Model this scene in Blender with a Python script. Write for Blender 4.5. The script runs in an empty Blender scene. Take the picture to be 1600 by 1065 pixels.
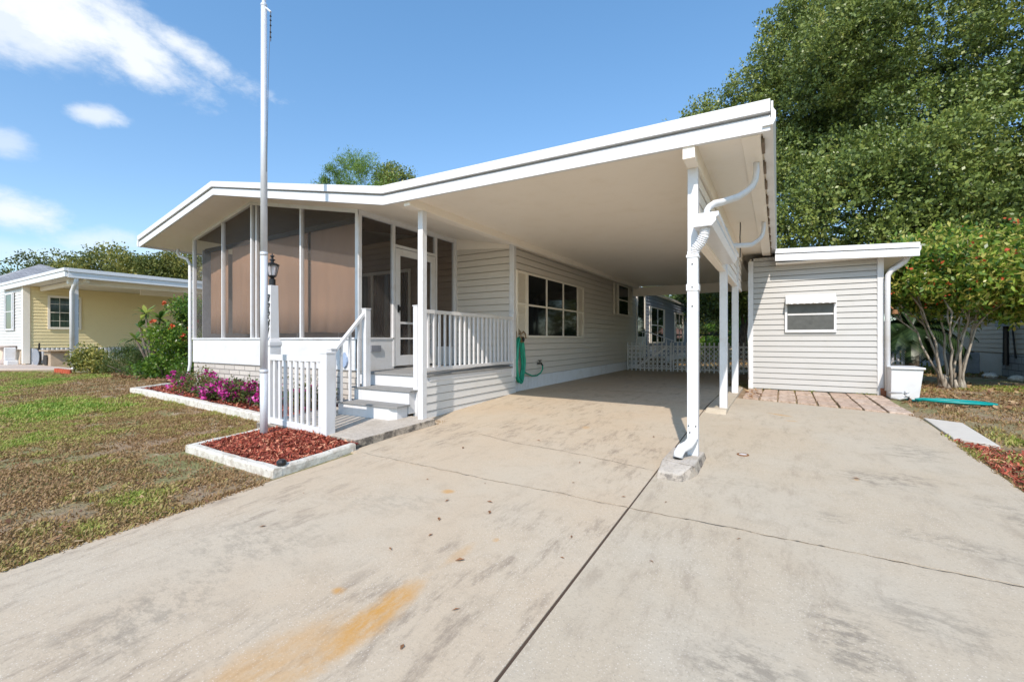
import bpy, math, random
import numpy as np
from mathutils import Vector, Matrix
S = 1.1            # author units: 1 unit = camera height (1.1 m); everything is scaled to metres on build
random.seed(7); RNG = np.random.default_rng(11)
scn = bpy.context.scene
COL = scn.collection
R = math.radians

def gz(y):          # ground height: flat beyond the carport line, falling gently to the street
    if y >= 7.4: return 0.0
    if y >= 7.0: return -0.05*(7.2-y)*0.5 - (7.4-y)**2*0.02
    return -0.05*(7.2-max(y, -14))
# ------------------------------------------------------------------ materials
def newmat(name):
    m = bpy.data.materials.new(name); m.use_nodes = True
    nt = m.node_tree; nt.nodes.clear()
    out = nt.nodes.new('ShaderNodeOutputMaterial')
    b = nt.nodes.new('ShaderNodeBsdfPrincipled')
    nt.links.new(b.outputs[0], out.inputs[0])
    return m, nt, b, out
def N(nt, t, **kw):
    n = nt.nodes.new(t)
    for k, v in kw.items():
        if k in n.inputs.keys() if hasattr(n.inputs, 'keys') else False: n.inputs[k].default_value = v
        else: setattr(n, k, v)
    return n
def inp(n, k, v): n.inputs[k].default_value = v
def rgb(c): return (c[0], c[1], c[2], 1.0)
def noise(nt, vec, scale, detail=4, rough=.55, dist=0.0):
    n = nt.nodes.new('ShaderNodeTexNoise'); inp(n, 'Scale', scale); inp(n, 'Detail', detail); inp(n, 'Roughness', rough); inp(n, 'Distortion', dist)
    if vec is not None: nt.links.new(vec, n.inputs['Vector'])
    return n.outputs['Fac']
def mapr(nt, v, a, b, c=0.0, d=1.0):
    n = nt.nodes.new('ShaderNodeMapRange'); n.interpolation_type = 'SMOOTHSTEP'
    inp(n, 'From Min', a); inp(n, 'From Max', b); inp(n, 'To Min', c); inp(n, 'To Max', d)
    nt.links.new(v, n.inputs['Value']); return n.outputs[0]
def math_(nt, op, a, b=None, c=None):
    n = nt.nodes.new('ShaderNodeMath'); n.operation = op
    for i, x in enumerate((a, b, c)):
        if x is None: continue
        if isinstance(x, (int, float)): n.inputs[i].default_value = x
        else: nt.links.new(x, n.inputs[i])
    return n.outputs[0]
def mix(nt, f, a, b, mode='MIX'):
    n = nt.nodes.new('ShaderNodeMix'); n.data_type = 'RGBA'; n.blend_type = mode
    if isinstance(f, (int, float)): n.inputs[0].default_value = f
    else: nt.links.new(f, n.inputs[0])
    for i, x in ((6, a), (7, b)):
        if isinstance(x, tuple): n.inputs[i].default_value = rgb(x)
        else: nt.links.new(x, n.inputs[i])
    return n.outputs[2]
def objco(nt): return nt.nodes.new('ShaderNodeTexCoord').outputs['Object']
def scaled(nt, vec, s, rot=(0,0,0), loc=(0,0,0)):
    n = nt.nodes.new('ShaderNodeMapping'); n.inputs['Scale'].default_value = s; n.inputs['Rotation'].default_value = rot; n.inputs['Location'].default_value = loc
    nt.links.new(vec, n.inputs[0]); return n.outputs[0]
def bump(nt, b, h, strength=.3, dist=.01):
    n = nt.nodes.new('ShaderNodeBump'); inp(n, 'Strength', strength); inp(n, 'Distance', dist)
    nt.links.new(h, n.inputs['Height']); nt.links.new(n.outputs[0], b.inputs['Normal'])

def paint(name, c, rough=.45, dirt=(0.5,0.47,0.4), amount=.25, nscale=3.0, grime=True):
    m, nt, b, _ = newmat(name); v = objco(nt)
    n1 = noise(nt, v, nscale, 6, .65); f = mapr(nt, n1, .45, .8, 0, amount)
    n2 = noise(nt, scaled(nt, v, (1,1,.12)), 14, 3, .6); f2 = mapr(nt, n2, .58, .8, 0, amount*.8)
    col = mix(nt, f, tuple(c), tuple(x*y for x, y in zip(c, dirt)) if grime else tuple(c))
    col = mix(nt, f2, col, tuple(x*y for x, y in zip(c, dirt)))
    nt.links.new(col, b.inputs['Base Color']); inp(b, 'Roughness', rough)
    bump(nt, b, noise(nt, v, 60, 3), .06, .004)
    return m
def plain(name, c, rough=.5, metal=0.0, var=.25):
    m, nt, b, _ = newmat(name); v = objco(nt)
    col = mix(nt, noise(nt, v, 9, 5), tuple(x*(1-var) for x in c), tuple(min(1, x*(1+var)) for x in c))
    nt.links.new(col, b.inputs['Base Color']); inp(b, 'Roughness', rough); inp(b, 'Metallic', metal)
    return m
M = {}
M['white'] = paint('white_paint', (.69,.69,.70), .4, (.72,.66,.56), .42)
M['fascia'] = paint('white_aluminium', (.74,.74,.75), .32, (.78,.76,.70), .35)
M['post'] = paint('white_post_paint', (.70,.70,.71), .38, (.68,.60,.48), .42)
M['soffit'] = paint('cream_soffit', (.90,.83,.735), .5, (.86,.82,.75), .35)
M['siding'] = paint('house_siding', (.67,.62,.555), .5, (.86,.83,.78), .35, 1.5)
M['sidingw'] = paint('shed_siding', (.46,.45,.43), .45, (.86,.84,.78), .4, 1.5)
M['deckskirt'] = paint('deck_skirt_siding', (.72,.71,.69), .45, (.86,.84,.78), .3)
M['sidingshade'] = paint('shade_toned_siding', (.27,.30,.36), .6, (.8,.8,.8), .4)  # house siding with the shade under the oak put into its colour
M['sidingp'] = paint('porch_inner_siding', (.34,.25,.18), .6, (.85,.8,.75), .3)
M['yellow'] = paint('yellow_siding', (.86,.73,.42), .5, (.86,.83,.78), .3, 1.5)
M['beige'] = paint('beige_siding', (.64,.54,.42), .55, (.8,.76,.7), .3, 1.5)
M['greysiding'] = paint('grey_white_siding', (.66,.66,.64), .5, (.86,.83,.78), .3, 1.5)
M['cream'] = paint('cream_trim', (.84,.78,.68), .5, (.86,.83,.78), .3)
M['black'] = plain('black_metal', (.012,.012,.013), .35)
M['darkvoid'] = plain('dark_interior', (.03,.026,.022), .8)
M['carpetgrey'] = plain('grey_deck_carpet', (.26,.255,.245), .95, 0, .2)
M['aluminium'] = plain('galvanised_pole', (.66,.68,.72), .4, .25, .1)
M['green_hose'] = plain('green_hose_rubber', (.01,.30,.19), .35, 0, .2)
M['teal_hose'] = plain('teal_hose_rubber', (.0,.26,.24), .35, 0, .2)
M['bronze'] = plain('bronze_plastic', (.26,.17,.09), .35, .3, .2)
M['cap_orange'] = plain('rusty_iron', (.25,.12,.05), .8, .2, .3)
M['blueplate'] = plain('blue_grey_enamel', (.33,.42,.58), .4)
M['outlet'] = plain('grey_outlet', (.22,.23,.26), .5)
M['bark'] = None
def barkmat(name, a, b_):
    m, nt, b, _ = newmat(name); v = objco(nt)
    n1 = noise(nt, scaled(nt, v, (1,1,.25)), 14, 6, .7)
    nt.links.new(mix(nt, mapr(nt, n1, .35, .65), a, b_), b.inputs['Base Color']); inp(b, 'Roughness', .9)
    bump(nt, b, n1, .6, .02); return m
M['bark'] = barkmat('oak_bark', (.06,.045,.035), (.16,.13,.10))
M['barkpale'] = barkmat('pale_bark', (.20,.16,.12), (.42,.37,.30))
def leafmat(name, stops, rough=.45, trans=.35):
    m, nt, b, out = newmat(name)
    at = nt.nodes.new('ShaderNodeAttribute'); at.attribute_name = 'tint'
    cr = nt.nodes.new('ShaderNodeValToRGB'); nt.links.new(at.outputs['Fac'], cr.inputs[0])
    e = cr.color_ramp.elements
    e[0].position = stops[0][0]; e[0].color = rgb(stops[0][1]); e[1].position = stops[-1][0]; e[1].color = rgb(stops[-1][1])
    for p, c in stops[1:-1]:
        k = e.new(p); k.color = rgb(c)
    nt.links.new(cr.outputs[0], b.inputs['Base Color']); inp(b, 'Roughness', rough)
    tr = nt.nodes.new('ShaderNodeBsdfTranslucent'); nt.links.new(cr.outputs[0], tr.inputs[0])
    mx = nt.nodes.new('ShaderNodeMixShader'); mx.inputs[0].default_value = trans
    nt.links.new(b.outputs[0], mx.inputs[1]); nt.links.new(tr.outputs[0], mx.inputs[2]); nt.links.new(mx.outputs[0], out.inputs[0])
    return m
M['oakleaf'] = leafmat('oak_leaves', [(0,(.06,.095,.022)),(.5,(.165,.22,.045)),(.85,(.26,.30,.065)),(1,(.36,.34,.10))], .42, .18)
M['oakfar'] = leafmat('far_oak_leaves', [(0,(.08,.11,.025)),(.5,(.19,.21,.045)),(1,(.36,.31,.07))], .6)
M['pineleaf'] = leafmat('pine_needles', [(0,(.06,.13,.03)),(.6,(.17,.28,.05)),(1,(.28,.38,.08))], .5)
M['shrubleaf'] = leafmat('flowering_tree_leaves', [(0,(.06,.14,.02)),(.45,(.17,.28,.035)),(.8,(.33,.42,.055)),(1,(.52,.48,.12))], .32, .4)
M['redflower'] = leafmat('red_flowers', [(0,(.55,.05,.02)),(1,(.75,.16,.05))], .5)
M['magenta'] = leafmat('magenta_petals', [(0,(.38,.01,.17)),(.5,(.62,.03,.33)),(1,(.80,.14,.52))], .5)
M['bedleaf'] = leafmat('bed_leaves', [(0,(.04,.07,.02)),(.6,(.10,.15,.03)),(1,(.22,.17,.06))], .5)
M['palmleaf'] = leafmat('palm_fronds', [(0,(.02,.045,.015)),(1,(.07,.12,.04))], .4)
M['plumleaf'] = leafmat('plumeria_leaves', [(0,(.06,.14,.03)),(.6,(.17,.28,.05)),(1,(.40,.42,.08))], .35, .4)
M['goldleaf'] = leafmat('yellow_shrub_leaves', [(0,(.07,.10,.02)),(.5,(.25,.26,.05)),(1,(.55,.45,.12))], .4)
M['grass'] = leafmat('grass_blades', [(0,(.33,.20,.095)),(.30,(.38,.27,.11)),(.5,(.38,.36,.095)),(.75,(.29,.37,.055)),(1,(.20,.33,.04))], .6, .3)
M['litter'] = leafmat('dry_leaves', [(0,(.12,.055,.03)),(.5,(.30,.15,.07)),(1,(.50,.36,.2))], .7, .15)
M['mulch'] = leafmat('red_mulch_chips', [(0,(.13,.018,.010)),(.5,(.33,.06,.03)),(.8,(.46,.13,.07)),(1,(.62,.30,.18))], .8, .0)
def glassmat(name, c, rough=.06, spec=.5):
    m, nt, b, _ = newmat(name)
    v = objco(nt); n1 = noise(nt, scaled(nt, v, (6,6,.3)), 4, 3)
    nt.links.new(mix(nt, mapr(nt, n1, .45, .65, 0, .5), tuple(c), tuple(x*2.4 for x in c)), b.inputs['Base Color'])
    inp(b, 'Roughness', rough); inp(b, 'Specular IOR Level', spec); return m
M['glass'] = glassmat('dark_window_glass', (.005,.006,.007), .05, .2)
M['glassg'] = glassmat('green_window_glass', (.03,.05,.035), .08)
M['frost'] = plain('dusty_pane', (.085,.085,.08), .3, 0, .5)
def lampglass():
    m, nt, b, out = newmat('clear_lantern_glass'); inp(b, 'Base Color', (.75,.75,.8,1)); inp(b, 'Roughness', .15)
    t = nt.nodes.new('ShaderNodeBsdfTransparent'); mx = nt.nodes.new('ShaderNodeMixShader'); mx.inputs[0].default_value = .5
    nt.links.new(t.outputs[0], mx.inputs[1]); nt.links.new(b.outputs[0], mx.inputs[2]); nt.links.new(mx.outputs[0], out.inputs[0]); return m
M['lampglass'] = lampglass()
def screen():
    m, nt, b, out = newmat('insect_screen'); inp(b, 'Base Color', (.14,.12,.11,1)); inp(b, 'Roughness', .8)
    v = objco(nt); n1 = noise(nt, v, 1.2, 4)
    t = nt.nodes.new('ShaderNodeBsdfTransparent'); mx = nt.nodes.new('ShaderNodeMixShader')
    nt.links.new(mapr(nt, n1, .3, .7, .30, .40), mx.inputs[0])
    nt.links.new(t.outputs[0], mx.inputs[1]); nt.links.new(b.outputs[0], mx.inputs[2]); nt.links.new(mx.outputs[0], out.inputs[0]); return m
M['screen'] = screen()
def shademat():
    m, nt, b, _ = newmat('tan_roller_shade'); v = objco(nt)
    n1 = noise(nt, v, 160, 2); n2 = noise(nt, scaled(nt, v, (1,1,.3)), 2.2, 4)
    c = mix(nt, mapr(nt, n2, .35, .7), (.40,.24,.15), (.46,.28,.18)); c = mix(nt, mapr(nt, n1, .4, .6, 0, .25), c, (.32,.19,.12))
    nt.links.new(c, b.inputs['Base Color']); inp(b, 'Roughness', .9); bump(nt, b, n2, .3, .02); return m
M['shade'] = shademat()
def brick(name, c1, c2, mortar, bw, bh, ms=.012, axis='X'):
    m, nt, b, _ = newmat(name); v = objco(nt)
    sp = nt.nodes.new('ShaderNodeSeparateXYZ'); nt.links.new(v, sp.inputs[0]); cb = nt.nodes.new('ShaderNodeCombineXYZ')
    nt.links.new(sp.outputs[axis], cb.inputs[0]); nt.links.new(sp.outputs['Z'], cb.inputs[1])
    t = nt.nodes.new('ShaderNodeTexBrick'); nt.links.new(cb.outputs[0], t.inputs['Vector']); inp(t, 'Scale', 1.0); inp(t, 'Brick Width', bw); inp(t, 'Row Height', bh); inp(t, 'Mortar Size', ms); inp(t, 'Mortar Smooth', .2)
    inp(t, 'Color1', rgb(c1)); inp(t, 'Color2', rgb(c2)); inp(t, 'Mortar', rgb(mortar))
    c = mix(nt, mapr(nt, noise(nt, v, 16, 6, .7), .45, .7, 0, .5), t.outputs['Color'], tuple(x*.75 for x in c1))
    nt.links.new(c, b.inputs['Base Color']); inp(b, 'Roughness', .85)
    bump(nt, b, math_(nt, 'SUBTRACT', noise(nt, v, 30, 5), t.outputs['Fac']), .6, .012); return m
M['brickbase'] = brick('cream_block_base', (.60,.55,.49), (.50,.45,.40), (.24,.22,.20), .42, .105)
M['brickn'] = brick('grey_block_base', (.42,.41,.39), (.36,.35,.33), (.16,.15,.14), .42, .2, .014, 'Y')
def kerbmat():
    m, nt, b, _ = newmat('whitewashed_block'); v = objco(nt)
    n1 = noise(nt, v, 7, 8, .75); n2 = noise(nt, v, 22, 6, .7)
    c = mix(nt, mapr(nt, n1, .45, .62), (.68,.65,.58), (.50,.45,.38)); c = mix(nt, mapr(nt, n2, .60, .68, 0, .8), c, (.13,.11,.09))
    nt.links.new(c, b.inputs['Base Color']); inp(b, 'Roughness', .9); bump(nt, b, n2, .8, .02); return m
M['kerb'] = kerbmat()
def slabedge():
    m, nt, b, _ = newmat('weathered_slab'); v = objco(nt)
    n1 = noise(nt, v, 5, 8, .75); n2 = noise(nt, v, 40, 4, .7)
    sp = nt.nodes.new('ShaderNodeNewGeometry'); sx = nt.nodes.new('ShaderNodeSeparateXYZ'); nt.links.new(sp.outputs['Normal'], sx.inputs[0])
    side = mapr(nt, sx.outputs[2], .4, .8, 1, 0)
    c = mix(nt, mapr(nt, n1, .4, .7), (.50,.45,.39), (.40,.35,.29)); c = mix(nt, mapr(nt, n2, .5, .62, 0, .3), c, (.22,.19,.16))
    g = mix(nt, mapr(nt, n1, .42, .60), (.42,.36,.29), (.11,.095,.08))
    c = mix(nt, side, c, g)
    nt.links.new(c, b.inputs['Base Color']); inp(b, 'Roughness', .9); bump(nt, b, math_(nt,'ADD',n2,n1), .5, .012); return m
M['slab'] = slabedge()
M['paver'] = None
def pavermat():
    m, nt, b, _ = newmat('pink_paver'); v = objco(nt)
    oi = nt.nodes.new('ShaderNodeObjectInfo')
    n1 = noise(nt, v, 12, 7, .75)
    base = mix(nt, oi.outputs['Random'], (.52,.38,.29), (.60,.48,.39))
    c = mix(nt, mapr(nt, n1, .42, .64), base, (.34,.24,.17)); nt.links.new(c, b.inputs['Base Color']); inp(b, 'Roughness', .9)
    bump(nt, b, n1, .5, .01); return m
M['paver'] = pavermat()
def shingle():
    m, nt, b, _ = newmat('grey_shingles'); v = objco(nt)
    t = nt.nodes.new('ShaderNodeTexBrick'); nt.links.new(scaled(nt, v, (1,1,1), (0,0,R(90))), t.inputs['Vector']); inp(t, 'Scale', 1.0); inp(t, 'Brick Width', .5); inp(t, 'Row Height', .16); inp(t, 'Mortar Size', .012)
    inp(t, 'Color1', (.24,.24,.25,1)); inp(t, 'Color2', (.38,.38,.39,1)); inp(t, 'Mortar', (.12,.12,.12,1))
    nt.links.new(t.outputs[0], b.inputs['Base Color']); inp(b, 'Roughness', .95); return m
M['shingle'] = shingle()

def ellipse(nt, sp, cx, cy, rx, ry, ang=0.0, warp=None, wamp=.0, soft=.6):
    """soft mask of an ellipse lying on the ground; metres"""
    x = math_(nt, 'SUBTRACT', sp.outputs[0], cx); y = math_(nt, 'SUBTRACT', sp.outputs[1], cy)
    ca, sa = math.cos(ang), math.sin(ang)
    xr = math_(nt, 'ADD', math_(nt, 'MULTIPLY', x, ca/rx), math_(nt, 'MULTIPLY', y, sa/rx))
    yr = math_(nt, 'ADD', math_(nt, 'MULTIPLY', x, -sa/ry), math_(nt, 'MULTIPLY', y, ca/ry))
    d = math_(nt, 'SQRT', math_(nt, 'ADD', math_(nt, 'MULTIPLY', xr, xr), math_(nt, 'MULTIPLY', yr, yr)))
    if warp is not None: d = math_(nt, 'ADD', d, math_(nt, 'MULTIPLY', math_(nt, 'SUBTRACT', warp, .5), wamp))
    return mapr(nt, d, 1-soft, 1.0, 1, 0)
def concrete(name, base, alt, rust, mildew, streaks=1.0, rustamt=.85):
    m, nt, b, _ = newmat(name); v = objco(nt)
    sp = nt.nodes.new('ShaderNodeSeparateXYZ'); nt.links.new(v, sp.inputs[0])
    big = noise(nt, v, .9, 5, .6); med = noise(nt, v, 5, 7, .68); fine = noise(nt, v, 55, 4, .7)
    c = mix(nt, mapr(nt, big, .35, .65), base, alt)
    c = mix(nt, mapr(nt, med, .48, .74, 0, .35), c, tuple(x*.70 for x in base))
    # tyre-polished grey streaks running along the drive
    st = noise(nt, scaled(nt, v, (2.4,.7,1)), 3.0, 9, .78)
    st2 = noise(nt, scaled(nt, v, (1,1,1), loc=(7,3,0)), .55, 3)
    f = math_(nt, 'MULTIPLY', mapr(nt, st, .48, .68), mapr(nt, st2, .36, .56))
    c = mix(nt, math_(nt, 'MULTIPLY', f, .78*streaks), c, (.25,.195,.145))
    # exposed aggregate specks
    vo = nt.nodes.new('ShaderNodeTexVoronoi'); inp(vo, 'Scale', 60.0); nt.links.new(v, vo.inputs['Vector'])
    spk = math_(nt, 'MULTIPLY', mapr(nt, vo.outputs['Distance'], .10, .26, 1, 0), mapr(nt, noise(nt, v, 1.3, 4), .36, .60, .15, .7))
    c = mix(nt, spk, c, (.70,.63,.54))
    vo2 = nt.nodes.new('ShaderNodeTexVoronoi'); inp(vo2, 'Scale', 48.0); nt.links.new(v, vo2.inputs['Vector'])
    c = mix(nt, mapr(nt, vo2.outputs['Distance'], .06, .16, .4, 0), c, (.20,.17,.14))
    c = mix(nt, mapr(nt, fine, .52, .72, 0, .4), c, tuple(x*.55 for x in base))
    w = noise(nt, v, 5.5, 6, .7)
    wf = noise(nt, scaled(nt, v, (.5,1,1), (0,0,.3)), 15, 8, .8)
    for (cx, cy, rx, ry, a, amt) in mildew:
        e = ellipse(nt, sp, cx*S, cy*S, rx*S, ry*S, a, w, 1.4, .8)
        e = math_(nt, 'MULTIPLY', math_(nt, 'MULTIPLY', e, mapr(nt, wf, .44, .60)), amt*.7)
        c = mix(nt, e, c, (.17,.145,.115))
    for (cx, cy, rx, ry, a, amt) in rust:
        e = ellipse(nt, sp, cx*S, cy*S, rx*S, ry*S, a, w, .9, .75)
        c = mix(nt, math_(nt, 'MULTIPLY', math_(nt, 'MULTIPLY', e, amt*rustamt), mapr(nt, noise(nt, scaled(nt, v, (2.0,.7,1)), 9, 8, .8), .30, .60, .35, 1)), c, (.52,.27,.065))
    nt.links.new(c, b.inputs['Base Color']); inp(b, 'Roughness', .85)
    h = math_(nt, 'ADD', math_(nt, 'MULTIPLY', fine, .7), math_(nt, 'MULTIPLY', med, .4))
    bump(nt, b, h, .45, .006); return m
M['conc_l'] = concrete('beige_concrete', (.51,.41,.295), (.51,.43,.325),
    [(-1.60,1.42,.12,.46,.08,1.15), (-1.74,1.0,.24,.55,-.1,.6), (-1.93,1.48,.055,.045,0,1.0), (-2.27,2.78,.075,.06,0,.9), (-1.60,2.05,.06,.2,0,.35),(-2.05,5.2,.07,.12,.3,.5),(-1.5,2.3,.03,.035,0,.7)],
    [(-2.9,1.55,.75,.45,.35,.5), (-2.6,2.4,.9,.3,.3,.35), (-2.6,.9,.4,.5,.2,.6),(-2.3,8.4,1.0,.12,.05,.6),(-1.7,9.8,.8,.12,.0,.55),(-2.9,10.6,.5,.2,0,.5),(-2.3,7.9,.3,.1,0,.6)])
M['conc_r'] = concrete('grey_concrete', (.48,.40,.295), (.49,.425,.33),
    [(.02,6.95,.22,.06,-.45,.75),(.15,6.6,.1,.04,0,.6),(.55,4.5,.03,.03,0,.7)],
    [(.75,4.6,.55,.30,.3,.85),(.25,2.25,.22,.42,.3,.9),(1.1,5.6,.4,.5,0,.65),(.9,3.5,.5,.15,-.3,.7),(-.1,1.9,.3,.25,.4,.8),(.6,2.6,.35,.25,0,.6),(1.3,4.2,.15,.45,.2,.7),(.3,3.6,.2,.12,0,.6),(-.35,4.0,.35,.2,0,.35)], .55)
def lawnmat():
    m, nt, b, _ = newmat('lawn_soil'); v = objco(nt)
    n1 = noise(nt, v, .55, 5, .6); n2 = noise(nt, v, 3.2, 7, .7); n3 = noise(nt, v, 28, 5, .7)
    c = mix(nt, mapr(nt, n1, .40, .62), (.33,.23,.14), (.22,.22,.08))
    c = mix(nt, mapr(nt, n2, .52, .66), c, (.50,.38,.27))
    c = mix(nt, mapr(nt, n3, .48, .68, 0, .5), c, (.14,.10,.055))
    nt.links.new(c, b.inputs['Base Color']); inp(b, 'Roughness', .95); bump(nt, b, math_(nt,'ADD',n3,n2), 1.0, .03); return m
M['lawn'] = lawnmat()
M['footing'] = M['slab']
# ------------------------------------------------------------------ mesh builder (author units in, metres out)
class MB:
    def __init__(s): s.v = []; s.f = []; s.smooth = False
    def add(s, vs, fs):
        o = len(s.v); s.v += [tuple(x) for x in vs]; s.f += [tuple(i+o for i in f) for f in fs]; return s
    def box(s, x0, x1, y0, y1, z0, z1):
        return s.add([(x0,y0,z0),(x1,y0,z0),(x1,y1,z0),(x0,y1,z0),(x0,y0,z1),(x1,y0,z1),(x1,y1,z1),(x0,y1,z1)],
            [(0,3,2,1),(4,5,6,7),(0,1,5,4),(1,2,6,5),(2,3,7,6),(3,0,4,7)])
    def hexa(s, p):   # 8 points, bottom ring then top ring
        return s.add(p, [(0,3,2,1),(4,5,6,7),(0,1,5,4),(1,2,6,5),(2,3,7,6),(3,0,4,7)])
    def quad(s, a, b, c, d): return s.add([a,b,c,d], [(0,1,2,3)])
    def prism(s, prof, axis, a, b):   # closed profile extruded; axis 'Y': prof=(x,z); 'X': prof=(y,z); 'Z': prof=(x,y)
        mk = {'Y': lambda p,t:(p[0],t,p[1]), 'X': lambda p,t:(t,p[0],p[1]), 'Z': lambda p,t:(p[0],p[1],t)}[axis]
        n = len(prof); return s.add([mk(p,a) for p in prof]+[mk(p,b) for p in prof],
            [tuple(range(n)), tuple(range(2*n-1,n-1,-1))]+[((i+1)%n, i, n+i, n+(i+1)%n) for i in range(n)])
    def tube(s, pts, r, n=10, cap=True, rs=None, flat=1.0):
        pts = [Vector(p) for p in pts]; rings = []; o = len(s.v); up = None
        for i, p in enumerate(pts):
            t = (pts[min(i+1,len(pts)-1)]-pts[max(i-1,0)]).normalized()
            if up is None: up = Vector((0,0,1)) if abs(t.z) < .9 else Vector((1,0,0))
            a = t.cross(up)
            if a.length < 1e-5: a = t.cross(Vector((0,1,0)))
            a.normalize(); c = a.cross(t).normalized(); up = c
            rr = rs[i] if rs else r
            for k in range(n):
                an = 2*math.pi*k/n; s.v.append(tuple(p + a*rr*math.cos(an) + c*rr*flat*math.sin(an)))
        for i in range(len(pts)-1):
            for k in range(n):
                s.f.append((o+i*n+k, o+i*n+(k+1)%n, o+(i+1)*n+(k+1)%n, o+(i+1)*n+k))
        if cap: s.f.append(tuple(o+k for k in range(n-1,-1,-1))); s.f.append(tuple(o+(len(pts)-1)*n+k for k in range(n)))
        return s
    def lathe(s, prof, cx, cy, n=20, cz=0):
        o = len(s.v)
        for r, z in prof:
            for k in range(n): s.v.append((cx+r*math.cos(2*math.pi*k/n), cy+r*math.sin(2*math.pi*k/n), cz+z))
        for i in range(len(prof)-1):
            for k in range(n): s.f.append((o+i*n+k, o+i*n+(k+1)%n, o+(i+1)*n+(k+1)%n, o+(i+1)*n+k))
        s.f.append(tuple(o+k for k in range(n-1,-1,-1))); s.f.append(tuple(o+(len(prof)-1)*n+k for k in range(n)))
        return s
    def build(s, name, mat, parent=None, bevel=0, smooth=False, shear=None):
        me = bpy.data.meshes.new(name)
        off = parent.matrix_world.translation if parent is not None and parent.type == 'EMPTY' else (wloc(parent) if parent is not None else Vector((0,0,0)))
        vs = [(x*S-off[0], y*S-off[1], z*S-off[2]) for x, y, z in s.v]
        me.from_pydata(vs, [], s.f); me.update()
        o = bpy.data.objects.new(name, me); COL.objects.link(o)
        me.materials.append(mat)
        if parent is not None: o.parent = parent
        if smooth: me.shade_smooth()
        if bevel:
            bm = o.modifiers.new('edge_bevel', 'BEVEL'); bm.width = bevel*S; bm.segments = 2; bm.limit_method = 'ANGLE'
        return o
WL = {}
def wloc(o):
    p = Vector((0,0,0))
    while o is not None: p += o.location; o = o.parent
    return p
def thing(name, label, cat, loc=(0,0,0), group=None):
    o = bpy.data.objects.new(name, None); COL.objects.link(o); o.location = Vector(loc)*S; o.empty_display_size = .2
    o['label'] = label; o['category'] = cat
    if group: o['group'] = group
    o.matrix_world = Matrix.Translation(o.location)
    return o
def tag(o, label, cat=None, group=None, kind=None):
    if label: o['label'] = label
    if cat: o['category'] = cat
    if group: o['group'] = group
    if kind: o['kind'] = kind
    return o
def struct(o): o['kind'] = 'structure'; return o
def copy_tree(o, parent=None):
    c = o.copy(); COL.objects.link(c); c.parent = parent
    for ch in o.children: copy_tree(ch, c)
    return c
def siding(mb, fr, a0, a1, z0, z1, h=.13, out=.02):
    """lapped boards: real overhanging courses. fr(a,n,z) maps wall coordinates to space"""
    z = z0; g = .018
    while z < z1-1e-4:
        zt = min(z+h, z1); n1 = out*.2
        p = [fr(a0,-.03,z), fr(a1,-.03,z), fr(a1,-.03,z+g), fr(a0,-.03,z+g), fr(a1,out,z+g*.6), fr(a0,out,z+g*.6), fr(a1,n1,zt), fr(a0,n1,zt), fr(a1,-.03,zt), fr(a0,-.03,zt)]
        mb.add(p, [(0,1,2,3),(3,2,4,5),(5,4,6,7),(7,6,8,9),(0,3,5,7,9),(1,8,6,4,2)])
        z = zt
def boxw(mb, fr, a0, a1, n0, n1, z0, z1):
    mb.hexa([fr(a0,n1,z0),fr(a1,n1,z0),fr(a1,n0,z0),fr(a0,n0,z0),fr(a0,n1,z1),fr(a1,n1,z1),fr(a1,n0,z1),fr(a0,n0,z1)])
def onX(X): return lambda a,n,z: (X+n, a, z)          # wall facing +X
def onXn(X): return lambda a,n,z: (X-n, a, z)         # wall facing -X
def onY(Y): return lambda a,n,z: (a, Y-n, z)          # wall facing -Y
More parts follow.
